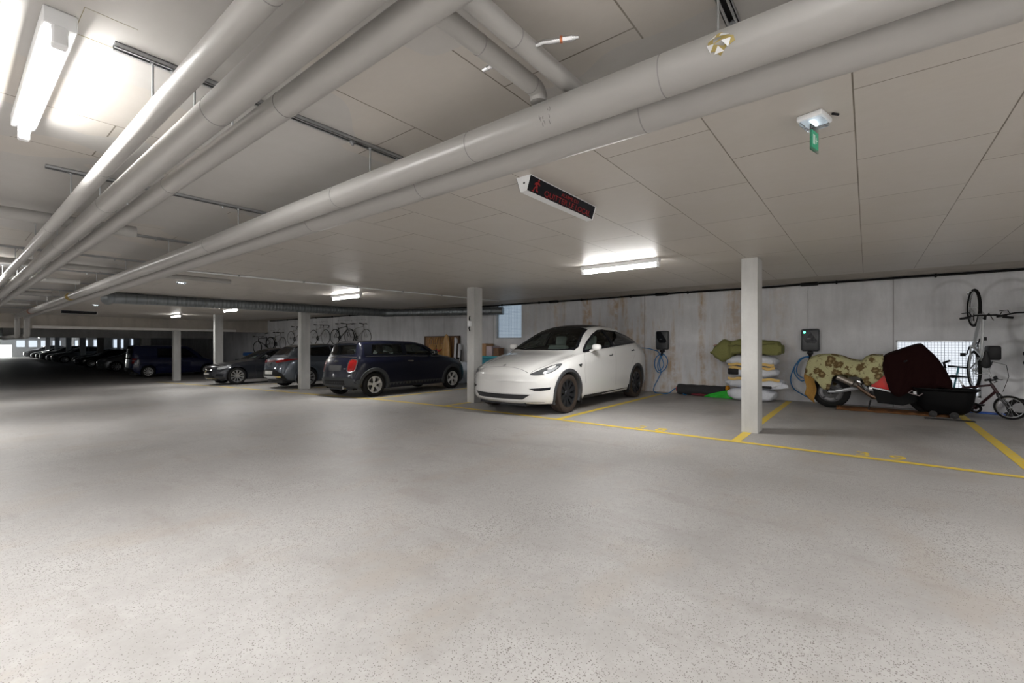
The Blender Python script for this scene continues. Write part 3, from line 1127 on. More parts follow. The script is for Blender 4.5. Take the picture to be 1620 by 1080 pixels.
def wheel_meshes(R, w, rimR, spokes, style, rim_m, tire_m):
    """tyre, rim and cap as meshes round the Y axis, outer face towards -Y"""
    b = MB()
    h = w / 2
    prof = [(rimR, -h * .82), (rimR + .02, -h * .95), (R - .035, -h), (R - .012, -h * .9), (R, -h * .7), (R, h * .7), (R - .012, h * .9), (R - .035, h), (rimR + .02, h * .95), (rimR, h * .82)]
    b.lathe(prof, 40, 'Y', closed=True)
    t = b
    r = MB()
    r.lathe([(rimR + .004, -h * .86), (rimR - .012, -h * .86), (rimR - .02, -h * .6), (rimR - .03, h * .7), (rimR + .002, h * .7)], 36, 'Y', closed=True)
    for k in range(spokes):
        a = 2 * PI * k / spokes + .3
        if style == 'five':      # broad petals
            sh = [(.05, -.35), (.10, -.42), (rimR * .72, -.30), (rimR - .012, -.36), (rimR - .012, .36), (rimR * .72, .30), (.10, .42), (.05, .35)]
            pl = [(rr * math.cos(a + (an * (.05 if rr < .06 else .75)) ), rr * math.sin(a + an * (.05 if rr < .06 else .75))) for rr, an in sh]
        else:
            sw = .026 if style == 'multi' else .034
            e = .6
            pl = []
            for rr, ww in ((.05, .8), (rimR * .55, .7), (rimR - .01, 1.35)):
                an = a + (.12 * (rr / rimR) if style == 'turbine' else 0)
                pl.append((rr * math.cos(an) - sw * ww * math.sin(an), rr * math.sin(an) + sw * ww * math.cos(an)))
            for rr, ww in ((rimR - .01, 1.35), (rimR * .55, .7), (.05, .8)):
                an = a + (.12 * (rr / rimR) if style == 'turbine' else 0)
                pl.append((rr * math.cos(an) + sw * ww * math.sin(an), rr * math.sin(an) - sw * ww * math.cos(an)))
        def f(x, z, d):
            q = math.hypot(x, z) / rimR
            return (x, -h * .80 + .03 * (1 - q) + d, z)
        r.prism(pl, .022, f)
    r.lathe([(.0001, -h * .72), (.05, -h * .72), (.062, -h * .6), (.062, -h * .3), (.0001, -h * .3)], 20, 'Y')
    d = MB()
    d.lathe([(.0001, -h * .1), (rimR * .72, -h * .1), (rimR * .72, 0), (rimR - .03, .02), (rimR - .03, h * .6), (.0001, h * .6)], 28, 'Y')
    return t, r, d


TYRE = M('tyre_rubber', (.010, .0095, .0095), .8, spec=.25)
TYREB = M('dusty_brown_tyre', (.034, .023, .017), .85)
DISC = M('brake_disc', (.05, .05, .05), .5, .5)


def make_car(sp, name, label, loc, rz, group=None, rx=0):
    L = sp['L']
    root = empty(name, label, 'car', loc, rz, group, rx)
    T = {k: interp(v) for k, v in sp['T'].items()}
    step = sp.get('step', .035)
    xs = [0, .004, .012, .025, .045]
    while xs[-1] < L - .08: xs.append(xs[-1] + step)
    xs += [L - .045, L - .022, L - .01, L - .003, L]
    xs = sorted(set(round(x, 4) for x in xs if x <= L))
    nv = sp.get('nv', 6)
    bw, rbw = sp.get('bow', (.30, .16))

    def section(x):
        w, wb, wr = T['w'](x), T['wb'](x), T['wr'](x)
        zl, zb, zt = T['zl'](x), T['zb'](x), T['zt'](x)
        cr = T['cr'](x)
        hh = zb - zl
        P = [(0, zl), ((w - .13) * .55, zl), (max(.05, w - .13), zl), (w - .035, zl + .05 * min(1, hh / .4)), (w - .005, zl + .30 * hh), (w, zl + .58 * hh), (w - .012, zl + .82 * hh), (wb + (w - wb) * .25, zb - .035 * min(1, hh / .3)), (wb, zb)]
        zr = zt - cr
        if zr < zb + .002: zr = zb + .002
        P += [(wb + (wr - wb) * .45 + .012 * min(1, (zr - zb) * 4), zb + (zr - zb) * .5), (wr, zr), (wr * .82, zr + (zt - zr) * .55), (wr * .45, zt - (zt - zr) * .12), (0, zt)]
        return catmull(P, nv)

    def warp(x, y, z):
        q = abs(y) / .9
        f = max(0, 1 - x / 1.3) ** 1.7
        g = max(0, 1 - (L - x) / 1.0) ** 1.7
        return Vector((x + bw * q ** 2.3 * f - rbw * q ** 2.6 * g, y, z))
    bm = bmesh.new()
    rows = []
    for x in xs:
        s = section(x)
        ring = [warp(x, -y, z) for y, z in s] + [warp(x, y, z) for y, z in s[-2::-1]]
        rows.append([bm.verts.new(p) for p in ring])
    for a, c in zip(rows, rows[1:]):
        for j in range(len(a) - 1):
            bm.faces.new([a[j], a[j + 1], c[j + 1], c[j]])
    K = 12                                   # close the ends with bowed horizontal bands
    for x in (xs[0], xs[-1]):
        prev = None
        for y, z in section(x):
            cur = [bm.verts.new(warp(x, y * (2 * k / K - 1), z)) for k in range(K + 1)]
            if prev:
                for k in range(K): bm.faces.new([prev[k], prev[k + 1], cur[k + 1], cur[k]])
            prev = cur
    bmesh.ops.remove_doubles(bm, verts=bm.verts, dist=1e-5)
    bmesh.ops.dissolve_degenerate(bm, edges=bm.edges, dist=1e-5)
    bmesh.ops.recalc_face_normals(bm, faces=bm.faces)
    pj = Proj(BVHTree.FromBMesh(bm), L)
    # openings
    side = sp['side']; arches = sp['arch']
    ws, rw, rwb = sp.get('ws'), sp.get('rw'), sp.get('rwb')
    dead = []
    for f in bm.faces:
        c = f.calc_center_median()
        if abs(c.y) > .35:
            k = False
            for (xa, za, ra) in arches:
                if math.hypot(c.x - xa, c.z - za) < ra - .012: k = True
            for P in side:
                if f.normal.z < .8 and inpoly(c.x, c.z, inset(P, .018)): k = True
            if k: dead.append(f); continue
        if rwb and c.x > L - .9 and c.z > .8 and inpoly(c.y, c.z, inset(rwb, .015)): dead.append(f)
        elif ws and f.normal.z > .15 and c.z > .7 and inpoly(c.x, c.y, inset(ws, .018)): dead.append(f)
        elif rw and f.normal.z > .05 and c.z > .7 and inpoly(c.x, c.y, inset(rw, .015)): dead.append(f)
    bmesh.ops.delete(bm, geom=dead, context='FACES')
    paint = sp['paint']
    me = bpy.data.meshes.new('body'); bm.to_mesh(me); me.materials.append(paint)
    me.polygons.foreach_set('use_smooth', [True] * len(me.polygons)); me.set_sharp_from_angle(angle=math.radians(50))
    body = bpy.data.objects.new('body', me); C.objects.link(body); body.parent = root
    # lining: the same skin a little inside, in the trim colour
    bmesh.ops.delete(bm, geom=[f for f in bm.faces if f.calc_center_median().z < .62 or not (sp['cowl'] - .1 < f.calc_center_median().x < L - .12)], context='FACES')
    bm.normal_update()
    for v in bm.verts:
        if v.link_faces: v.co -= v.normal * .03
    me = bpy.data.meshes.new('inner_lining'); bm.to_mesh(me); me.materials.append(sp.get('lining', DARKM)); bm.free()
    me.polygons.foreach_set('use_smooth', [True] * len(me.polygons))
    o = bpy.data.objects.new('inner_lining', me); C.objects.link(o); o.parent = root
    # floor pan and bays under bonnet and boot
    b = MB()
    a0, a1 = arches[0], arches[1]
    b.box((.18, -.52, .17), (L - .2, .52, .50)); b.box((a0[0] + a0[2] + .02, -.80, .19), (a1[0] - a1[2] - .02, .80, .34))
    b.box((.25, -.52, .45), (sp['cowl'], .52, T['zt'](.25) - .06 - .12))
    b.box((a1[0] - .1, -.55, .45), (L - .25, .55, sp.get('boot', .75)))
    b.build('underbody', DARKM, root, smooth=False, weld=0)
    GB, GF = sp['glass'], sp.get('frame', BLKG)
    for sd, P in [(v, P) for v in 'LR' for P in side]:
        b = MB(); pj.patch(b, sd, inset(P, .012), .001, .08)
        g = b.build('side_window', sp.get('glass_rear', GB) if sum(p[0] for p in P) / len(P) > sp['split'] else GB, root)
        b = MB(); pj.ringp(b, sd, P, sp.get('fw', .03), .004); b.build('window_frame', GF, g)
    if ws:
        b = MB(); pj.patch(b, 'T', inset(ws, .012), .001, .09); g = b.build('windshield', GB, root)
        b = MB(); pj.ringp(b, 'T', ws, .045, .004); b.build('window_frame', BLKG, g)
    if rw:
        b = MB(); pj.patch(b, 'T', inset(rw, .012), .001, .09); g = b.build('rear_window', sp.get('glass_rear', GB), root)
        b = MB(); pj.ringp(b, 'T', rw, .03, .004); b.build('window_frame', BLKG, g)
    if rwb:
        b = MB(); pj.patch(b, 'B', inset(rwb, .012), .001, .09); g = b.build('rear_window', sp.get('glass_rear', GB), root)
        b = MB(); pj.ringp(b, 'B', rwb, .03, .004); b.build('window_frame', BLKG, g)
    if sp.get('roofp'):
        b = MB(); pj.patch(b, 'T', sp['roofp'], .003, .1); b.build('roof_panel', sp.get('roofm', BLKG), root)
    # wheel arches
    for (xa, za, ra) in arches:
        for sg, v in ((-1, 'L'), (1, 'R')):
            b = MB()
            rows = [[], [], [], [], []]
            ow = sp.get('flare', .055)
            for k in range(33):
                an = -.42 + (PI + .84) * k / 32
                for row, (rr, off) in enumerate(((ra + ow, .001), (ra + ow - .01, .014), (ra - .02, .016), (ra - .03, .0), (ra - .03, -.22))):
                    x, z = xa + rr * math.cos(an), za + rr * math.sin(an)
                    x2, z2 = xa + (ra + ow * .5) * math.cos(an), za + (ra + ow * .5) * math.sin(an)
                    z2 = max(z2, T['zl'](x2) + .03)
                    h = pj.hit(v, x2, z2, 0) if row > 1 else pj.hit(v, x, max(z, T['zl'](x) + .03), 0)
                    if h is None: h = Vector((x, sg * T['w'](x), z))
                    rows[row].append((x, h.y + sg * off, max(z, T['zl'](xa) - .01)))
            b.grid(rows)
            b.build('wheel_arch', sp.get('archm', paint), root)
    # wheels
    R = sp['R']
    t_, r_, d_ = wheel_meshes(R, sp.get('ww', .225), sp['rim'], sp['spokes'], sp['style'], None, None)
    tyre = t_.build('wheel', sp.get('tyre', TYRE), root)
    rim = r_.build('rim', sp['rimm'], tyre, ang=30)
    dsc = d_.build('brake_disc', DISC, tyre)
    first = True
    for (xa, za, ra) in arches:
        for sg in (-1, 1):
            w = tyre if first else tyre.copy()
            if not first:
                C.objects.link(w); w.parent = root
                for q in (rim, dsc):
                    c = q.copy(); C.objects.link(c); c.parent = w
            w.location = (xa, sg * (T['w'](xa) - sp.get('ww', .225) / 2 - .02), R)
            w.rotation_euler = (0, .7 * xa, PI if sg > 0 else 0)
            first = False
    # interior
    if sp.get('seats'):
        sm = sp['seatm']; sx0, zb = sp['seats']
        for (x, y, hr) in ((sx0, -.38, 1), (sx0, .38, 1)):
            b = MB()
            Rm = Matrix.Rotation(.35, 3, 'Y')
            b.box((x - .25, y - .25, zb - .14), (x + .25, y + .25, zb + .02), .05, 3)
            b.box((x + .20, y - .25, zb - .05), (x + .36, y + .25, zb + .56), .06, 3, Matrix.Rotation(.30, 3, 'Y'))
            b.box((x + .42, y - .13, zb + .54), (x + .52, y + .13, zb + .76), .045, 3, Matrix.Rotation(.22, 3, 'Y'))
            b.build('front_seat', sm, root, weld=0)
        x = sx0 + .95
        b = MB()
        b.box((x - .25, -.58, zb - .12), (x + .25, .58, zb + .04), .05, 3)
        b.box((x + .18, -.58, zb - .05), (x + .32, .58, zb + .46), .05, 3, Matrix.Rotation(.36, 3, 'Y'))
        for y in (-.38, .38):
            b.box((x + .36, y - .12, zb + .46), (x + .46, y + .12, zb + .62), .04, 3, Matrix.Rotation(.3, 3, 'Y'))
        b.build('rear_seat', sm, root, weld=0)
        b = MB(); b.box((sp['cowl'] - .1, -.68, zb + .05), (sp['cowl'] + .55, .68, zb + .30), .06, 3)
        b.build('dashboard', DARKM, root)
        b = MB(); c = (sp['cowl'] + .72, sp.get('wheel_y', -.38), zb + .34)
        b.T = Matrix.Translation(c) @ Matrix.Rotation(-.45, 4, 'Y')
        b.ring((0, 0, 0), .18, .016, 'X', 28, 8)
        b.box((-.015, -.17, -.02), (.015, .17, .02), .008, 1); b.box((-.02, -.06, -.05), (.02, .06, .05), .015, 2)
        b.T = None
        b.tube([c, (c[0] - .25, c[1], c[2] - .12)], .03, 8)
        b.build('steering_wheel', sp.get('swm', DARKM), root, weld=0)
    return root, pj, T


def piece(pj, root, name, mat, view, P, off=.004, step=.06, smooth=0, label=None, parent=None):
    b = MB()
    pj.patch(b, view, P, off, step, smooth)
    o = b.build(name, mat, parent or root)
    if label: o['label'] = label
    return o


def seams(pj, root, lines, name='door_gap', mat=None):
    for view, pts in lines:
        b = MB(); pj.line(b, view, pts)
        b.build(name, mat or SLOT, root)


def mirror_obj(pj, root, p, paint, s=1.0, pyr=False):
    """door mirrors on both sides; p = foot position on the left side"""
    for sg in (-1, 1):
        x, y, z = p[0], abs(p[1]) * sg, p[2]
        b = MB()
        b.blob((x + .02, y + sg * .13, z + .075), (.075 * s, .115 * s, .075 * s), 18, 10, .7)
        b.tube([(x + .01, y - sg * .02, z - .01), (x + .01, y + sg * .05, z + .02), (x + .015, y + sg * .10, z + .04)], [.03, .022, .022], 10)
        m = b.build('door_mirror', paint, root, weld=0)
        b = MB(); b.blob((x + .09 * s, y + sg * .13, z + .075), (.008, .095 * s, .058 * s), 14, 8, .7); b.build('mirror_glass', CHR, m)


def paintm(name, col, rough=.25, coat=.8, metal=0.0):
    return M(name, col, rough, metal, coat, .01, 2)


GLASS = glass('car_glass', (.78, .88, .84), .3)
GLASSD = glass('privacy_glass', (.10, .10, .10), .4)
HEAD = M('headlight_dark_glass', (.09, .095, .10), .08, 0, 1.0)
HEADC = M('headlight_reflector', (.5, .52, .54), .2, .2, 1.0)

# ---- white crossover, nose to the aisle
WH = paintm('pearl_white_paint', (.80, .80, .79), .22, 1.0)
SEATW = M('white_leather', (.72, .76, .75), .5)
x0, y0 = 6.02, 5.13
tes = dict(L=4.93, paint=WH, R=.352, rim=.245, spokes=10, style='turbine', rimm=M('dark_grey_rim', (.035, .037, .042), .3, .6), tyre=TYREB, cowl=1.35, split=2.9,
           glass=GLASS, glass_rear=glass('smoked_glass', (.22, .20, .19), .4), fw=.03,
           arch=[(.93, .352, .415), (3.93, .352, .415)], archm=M('satin_black_cladding', (.045, .047, .052), .6), flare=.035, bow=(.42, .22),
           T=dict(zt=[(0, .60), (.02, .70), (.08, .775), (.2, .84), (.5, .93), (.9, 1.02), (1.25, 1.085), (1.42, 1.14), (1.8, 1.36), (2.2, 1.55), (2.55, 1.64), (2.9, 1.668), (3.35, 1.655), (3.9, 1.555), (4.3, 1.42), (4.65, 1.26), (4.76, 1.19), (4.81, 1.03), (4.88, .86), (4.93, .62)],
                  zb=[(0, .58), (.02, .66), (.08, .73), (.2, .785), (.5, .87), (.9, .95), (1.3, 1.02), (1.6, 1.065), (2.4, 1.13), (3.3, 1.19), (4.0, 1.245), (4.4, 1.23), (4.65, 1.14), (4.8, .95), (4.88, .80), (4.93, .6)],
                  zl=[(0, .40), (.03, .27), (.12, .21), (.4, .19), (1.4, .20), (3.4, .21), (4.4, .24), (4.8, .30), (4.93, .44)],
                  w=[(0, .80), (.03, .865), (.12, .90), (.4, .93), (.9, .955), (1.6, .96), (3.2, .965), (4.0, .965), (4.5, .93), (4.8, .87), (4.93, .80)],
                  wb=[(0, .70), (.1, .78), (.5, .83), (.9, .85), (1.4, .875), (1.9, .89), (3.2, .90), (3.8, .89), (4.3, .83), (4.7, .76), (4.93, .7)],
                  wr=[(0, .45), (.3, .60), (1.0, .68), (1.42, .74), (1.8, .68), (2.3, .605), (2.8, .585), (3.4, .585), (4.0, .575), (4.5, .60), (4.93, .6)],
                  cr=[(0, .01), (.3, .035), (1.2, .045), (1.5, .045), (2.0, .075), (2.6, .09), (3.4, .075), (4.2, .045), (4.93, .02)]),
           side=[[(1.56, 1.083), (2.35, 1.155), (2.79, 1.185), (2.79, 1.545), (2.6, 1.535), (2.28, 1.44), (1.93, 1.295), (1.67, 1.16)],
                 [(2.86, 1.188), (3.55, 1.235), (4.12, 1.28), (4.26, 1.31), (4.22, 1.345), (3.9, 1.445), (3.45, 1.525), (2.86, 1.547)]],
           ws=[(1.36, 0), (1.375, -.40), (1.46, -.73), (1.6, -.745), (1.98, -.62), (2.33, -.545), (2.4, -.3), (2.42, 0), (2.4, .3), (2.33, .545), (1.98, .62), (1.6, .745), (1.46, .73), (1.375, .40)],
           rw=[(3.9, 0), (3.9, -.34), (4.1, -.36), (4.50, -.42), (4.55, 0), (4.50, .42), (4.1, .36), (3.9, .34)],
           roofp=[(2.43, 0), (2.40, -.47), (2.8, -.50), (3.4, -.44), (3.88, -.34), (3.88, 0), (3.88, .34), (3.4, .44), (2.8, .50), (2.40, .47)],
           seats=(2.30, .66), seatm=SEATW, step=.03)
root, pj, T = make_car(tes, 'white_car', 'glossy white electric crossover parked nose out beside the concrete pillar', (x0, y0, 0), 0)
# the model is built from x = 0 at the nose; y is centred
for sg in (-1, 1):
    v = (.85, sg)
    d = Vector((math.cos(.85), math.sin(.85) * sg, 0)); u = Vector((math.sin(.85), -math.cos(.85) * sg, 0))
    def q(x, y, z, u=u, sg=sg):
        p = Vector((x - 4.93 / 2, y * -sg, 0)); return (p.dot(u), z)
    P = [q(.20, .56, .715), q(.26, .66, .70), q(.42, .80, .715), q(.62, .88, .79), q(.80, .905, .885), q(.72, .875, .895), q(.50, .80, .845), q(.30, .66, .765)]
    h = piece(pj, root, 'headlight', HEAD, v, P, .006, .05, 1)
    P2 = [q(.34, .72, .735), q(.46, .80, .735), q(.62, .865, .80), q(.70, .885, .855), q(.56, .82, .82)]
    piece(pj, root, 'reflector', HEADC, v, P2, .009, .05, 1, parent=h)
    # fog lamp slot and air curtain
    P = [q(.15, .62, .475), q(.30, .80, .49), q(.42, .885, .50), q(.40, .88, .455), q(.28, .78, .44), q(.20, .70, .44)]
    piece(pj, root, 'bumper_vent', BLKG, v, P, .005, .05)
piece(pj, root, 'lower_grille', DARKM, 'F', [(-.62, .375), (.62, .375), (.50, .29), (-.50, .29)], .005, .06)
piece(pj, root, 'bumper_lip', M('black_lip', (.03, .03, .032), .5), 'F', [(-.80, .245), (.80, .245), (.74, .20), (-.74, .20)], .006, .06)
b = MB()
pj.line(b, 'T', [(.20, -.56), (.19, -.4), (.185, 0), (.19, .4), (.20, .56)], .006)
b.build('bonnet_gap', SLOT, root)
b = MB()
for sg in (-1, 1): pj.line(b, 'T', [(.22, .60 * sg), (.55, .72 * sg), (1.0, .77 * sg), (1.34, .80 * sg)], .005)
b.build('bonnet_gap', SLOT, root, weld=0)['kind'] = 'stuff'
# round badge on the nose
b = MB(); pj.patch(b, 'T', [(.232, -.035), (.25, -.035), (.25, .035), (.232, .035)], .004, .02); pj.patch(b, 'T', [(.25, -.012), (.29, -.004), (.29, .004), (.25, .012)], .004, .02); b.build('nose_badge', CHR, root)
for v in 'LR':
    seams(pj, root, [(v, [(1.50, .50), (1.47, .75), (1.52, .98), (1.62, 1.075)]), (v, [(2.82, 1.175), (2.80, .8), (2.79, .38)]), (v, [(3.60, .80), (3.78, 1.0), (3.86, 1.22)])], 'door_gap', M('gap_grey', (.25, .25, .25), .6))
    b = MB(); pj.patch(b, v, [(1.48, .275), (3.50, .275), (3.52, .215), (1.46, .215)], .006, .08); b.build('sill_cover', DARKM, root)
    for (a, z) in ((2.50, 1.005), (3.60, 1.085)):
        b = MB(); pj.patch(b, v, [(a, z - .012), (a + .15, z - .004), (a + .17, z + .006), (a + .15, z + .034), (a + .13, z + .030), (a + .125, z + .008), (a, z + .004)], .012, .03); b.build('door_handle', BLKG, root)
    piece(pj, root, 'side_camera', BLKG, v, [(1.24, .86), (1.38, .875), (1.325, .80)], .006, .04)
    b = MB(); pj.line(b, v, [(1.56, 1.075), (2.35, 1.147), (3.4, 1.222), (4.04, 1.268)], .012, .008); b.build('belt_trim', BLK, root)
for v in 'LR':
    piece(pj, root, 'door_pillar_trim', BLKG, v, [(2.77, 1.18), (2.88, 1.185), (2.88, 1.547), (2.77, 1.545)], .008, .06)
mirror_obj(pj, root, (1.80, .89, 1.10), WH, .82)
for sg in (-1, 1):
    h = piece(pj, root, 'tail_light', M('red_lens', (.45, .01, .01), .1, 0, 1), 'B', [(sg * .50, .98), (sg * .86, .93), (sg * .86, 1.04), (sg * .50, 1.04)], .006, .06)
b = MB(); b.box((3.44, -.955, .16), (3.47, -.72, .34), .004, 1); b.build('mud_flap', BLK, root)
b = MB(); b.box((1.345, -.95, .13), (1.37, -.76, .36), .004, 1); b.build('mud_flap', BLK, root)

SILV = M('silver_wheel_cap', (.62, .62, .61), .32, .4)
REDL = M('red_lamp_lens', (.22, .006, .006), .15, 0, .6)

# ---- small dark three-door hatchback, tail to the aisle
NAVY = M('dark_navy_paint', (.004, .005, .014), .28, 0, .2, .01, 2, spec=.35)
BLACKP = paintm('black_paint', (.012, .012, .014), .2, 1.0)
mini = dict(L=4.05, paint=NAVY, R=.300, rim=.205, spokes=5, style='five', rimm=SILV, cowl=1.15, split=2.6, ww=.19,
            glass=GLASS, glass_rear=GLASS, fw=.03,
            arch=[(.76, .30, .365), (3.42, .30, .365)], archm=M('dark_grey_cladding', (.035, .038, .042), .55), flare=.06, bow=(.30, .20),
            T=dict(zt=[(0, .55), (.02, .68), (.08, .78), (.25, .88), (.6, .97), (1.0, 1.02), (1.14, 1.05), (1.45, 1.23), (1.7, 1.345), (2.1, 1.41), (2.8, 1.43), (3.4, 1.41), (3.66, 1.385), (3.71, 1.345), (3.82, 1.12), (3.90, .98), (3.97, .86), (4.02, .66), (4.05, .50)],
                   zb=[(0, .53), (.08, .72), (.25, .82), (.6, .89), (1.0, .93), (1.3, .955), (3.3, .985), (3.7, .985), (3.85, .95), (3.94, .82), (4.05, .47)],
                   zl=[(0, .36), (.05, .24), (.2, .19), (1.2, .19), (3.0, .19), (3.8, .22), (3.98, .27), (4.05, .36)],
                   w=[(0, .70), (.1, .79), (.4, .85), (.8, .87), (3.4, .87), (3.75, .84), (4.05, .76)],
                   wb=[(0, .62), (.2, .70), (.8, .78), (1.3, .80), (3.3, .79), (3.8, .74), (4.05, .70)],
                   wr=[(0, .4), (.5, .55), (1.14, .68), (1.5, .655), (2.0, .62), (3.3, .595), (3.7, .585), (3.9, .62), (4.05, .65)],
                   cr=[(0, .01), (.3, .04), (1.2, .045), (1.9, .065), (3.3, .065), (3.7, .05), (4.05, .01)]),
            side=[[(1.36, .985), (2.42, 1.01), (2.37, 1.33), (1.95, 1.325), (1.66, 1.22)], [(2.49, 1.012), (3.50, 1.03), (3.38, 1.325), (2.44, 1.335)]],
            ws=[(1.17, 0), (1.19, -.35), (1.27, -.64), (1.72, -.57), (1.76, 0), (1.72, .57), (1.27, .64), (1.19, .35)],
            rwb=[(-.52, 1.03), (.52, 1.03), (.60, 1.08), (.52, 1.315), (.3, 1.335), (-.3, 1.335), (-.52, 1.315), (-.60, 1.08)],
            seats=(1.95, .56), seatm=M('dark_cloth_seat', (.03, .03, .034), .9), boot=.7, step=.035)
SL = math.atan(-.027)
root, pj, T = make_car(mini, 'dark_hatchback', 'small dark blue three door hatchback with silver wheel caps, parked tail out', (10.06, 10.42, fl(10.42) + .003), PI, rx=SL)
piece(pj, root, 'roof_panel', BLACKP, 'T', [(1.80, -.55), (2.4, -.58), (3.64, -.55), (3.66, 0), (3.64, .55), (2.4, .58), (1.80, .55), (1.77, 0)], .004, .1)
for v in 'LR':
    b = MB(); pj.line(b, v, [(1.25, .958), (2.4, .992), (3.3, 1.0), (3.62, 1.0)], .014, .010); b.build('chrome_belt_trim', CHR, root)
    piece(pj, root, 'door_pillar_trim', BLKG, v, [(2.40, 1.01), (2.51, 1.012), (2.46, 1.335), (2.35, 1.33)], .006, .06)
    piece(pj, root, 'rear_pillar_trim', BLKG, v, [(3.49, 1.03), (3.64, 1.03), (3.60, 1.30), (3.37, 1.32)], .003, .06)
    seams(pj, root, [(v, [(1.33, .95), (1.30, .7), (1.36, .35)]), (v, [(2.46, 1.0), (2.56, .8), (2.53, .35)])])
    b = MB(); pj.patch(b, v, [(2.22, .84), (2.42, .845), (2.42, .875), (2.22, .87)], .014, .04, 1); b.build('door_handle', CHR, root)
    b = MB(); pj.patch(b, v, [(1.15, .33), (3.02, .33), (3.02, .19), (1.15, .19)], .008, .1); b.build('sill_cover', M('dark_grey_cladding', (0, 0, 0)), root)
mirror_obj(pj, root, (1.52, .80, 1.0), BLACKP, .9)
for sg in (-1, 1):
    P = [(sg * .50, .66), (sg * .50, .90), (sg * .56, .945), (sg * .70, .935), (sg * .735, .86), (sg * .73, .66), (sg * .66, .625), (sg * .55, .625)]
    h = piece(pj, root, 'tail_light', REDL, 'B', P, .010, .04, 1)
    b = MB(); pj.ringp(b, 'B', P, .016, .016, .04, 1); b.build('chrome_bezel', CHR, h)
b = MB(); pj.line(b, 'B', [(-.66, .985), (-.3, 1.0), (.3, 1.0), (.66, .985)], .016, .01); b.build('chrome_belt_trim', CHR, root)
piece(pj, root, 'plate_recess', M('dark_recess', (.05, .05, .052), .6), 'B', [(-.28, .66), (.28, .66), (.28, .80), (-.28, .80)], .005, .06)
piece(pj, root, 'tailgate_badge', CHR, 'B', [(-.06, .875), (.06, .875), (.10, .895), (.06, .915), (-.06, .915), (-.10, .895)], .008, .03)
piece(pj, root, 'model_badge', CHR, 'B', [(.38, .70), (.46, .70), (.46, .72), (.38, .72)], .008, .03)
piece(pj, root, 'rear_bumper', M('dark_grey_cladding', (0, 0, 0)), 'B', [(-.75, .24), (.75, .24), (.79, .44), (.5, .50), (-.5, .50), (-.79, .44)], .014, .07)
piece(pj, root, 'bumper_insert', BLK, 'B', [(-.45, .33), (.45, .33), (.45, .43), (-.45, .43)], .020, .07)
b = MB(); b.cyl((3.98, .42, .25), (4.045, .42, .25), .035, 16); b.build('exhaust_tip', CHR, root)
piece(pj, root, 'roof_spoiler', BLACKP, 'T', [(3.58, -.52), (3.70, -.50), (3.72, 0), (3.70, .50), (3.58, .52)], .018, .08)
for sg in (-1, 1):
    v = (.7, sg); u = Vector((math.sin(.7), -math.cos(.7) * sg, 0))
    q = lambda x, y, z: (Vector((x - 4.05 / 2, y * -sg, 0)).dot(u), z)
    h = piece(pj, root, 'headlight', HEADC, v, [q(.16, .56, .70), q(.22, .74, .70), q(.34, .79, .78), q(.30, .74, .86), q(.22, .58, .86)], .008, .04, 1)

# ---- grey hatchback with light bar, tail to the aisle
GREYB = paintm('grey_blue_paint', (.10, .118, .145), .25, 1.0, .5)
leon = dict(L=4.37, paint=GREYB, R=.325, rim=.235, spokes=10, style='multi', rimm=ALU, cowl=1.2, split=2.8,
            glass=GLASSD, fw=.03, arch=[(.86, .325, .385), (3.50, .325, .385)], flare=.03, bow=(.36, .26),
            T=dict(zt=[(0, .55), (.03, .66), (.2, .78), (.7, .90), (1.15, .98), (1.3, 1.02), (1.8, 1.28), (2.15, 1.40), (2.6, 1.46), (3.2, 1.44), (3.62, 1.39), (3.72, 1.355), (3.95, 1.17), (4.12, 1.03), (4.22, .98), (4.30, .86), (4.34, .7), (4.37, .52)],
                   zb=[(0, .53), (.1, .69), (.5, .82), (1.2, .92), (1.7, .955), (3.3, 1.0), (3.8, 1.02), (4.1, .97), (4.25, .86), (4.37, .5)],
                   zl=[(0, .38), (.05, .25), (.2, .2), (1.2, .19), (3.4, .2), (4.1, .24), (4.3, .32), (4.37, .42)],
                   w=[(0, .74), (.1, .82), (.5, .88), (1.0, .90), (3.6, .90), (4.0, .86), (4.37, .76)],
                   wb=[(0, .66), (.3, .76), (1.2, .83), (3.2, .83), (3.9, .78), (4.37, .70)],
                   wr=[(0, .4), (.5, .6), (1.3, .70), (1.8, .64), (2.4, .59), (3.4, .565), (3.8, .56), (4.1, .66), (4.37, .68)],
                   cr=[(0, .01), (.3, .04), (1.3, .045), (2.2, .08), (3.4, .08), (3.9, .05), (4.37, .01)]),
            side=[[(1.5, .985), (2.55, 1.02), (2.55, 1.36), (2.2, 1.335), (1.85, 1.22)], [(2.62, 1.022), (3.3, 1.045), (3.62, 1.10), (3.42, 1.30), (2.62, 1.36)]],
            ws=[(1.33, 0), (1.36, -.4), (1.45, -.68), (2.06, -.55), (2.12, 0), (2.06, .55), (1.45, .68), (1.36, .4)],
            rw=[(3.76, 0), (3.76, -.46), (4.02, -.56), (4.06, 0), (4.02, .56), (3.76, .46)], boot=.75, step=.04)
root, pj, T = make_car(leon, 'grey_hatchback', 'grey blue hatchback with a full width red light bar, parked tail out behind a pillar', (10.95, 15.34, fl(15.34) + .012), PI, rx=SL)
piece(pj, root, 'tail_light', REDL, 'B', [(.30, .845), (.42, .83), (.70, .865), (.86, .93), (.83, .95), (.60, .945), (.40, .915)], .010, .04)
piece(pj, root, 'tail_light', REDL, 'B', [(-.30, .845), (-.42, .83), (-.70, .865), (-.86, .93), (-.83, .95), (-.60, .945), (-.40, .915)], .010, .04)
piece(pj, root, 'light_bar', M('dark_red_bar', (.12, .008, .01), .2, 0, 1.), 'B', [(-.33, .865), (.33, .865), (.33, .91), (-.33, .91)], .010, .05)
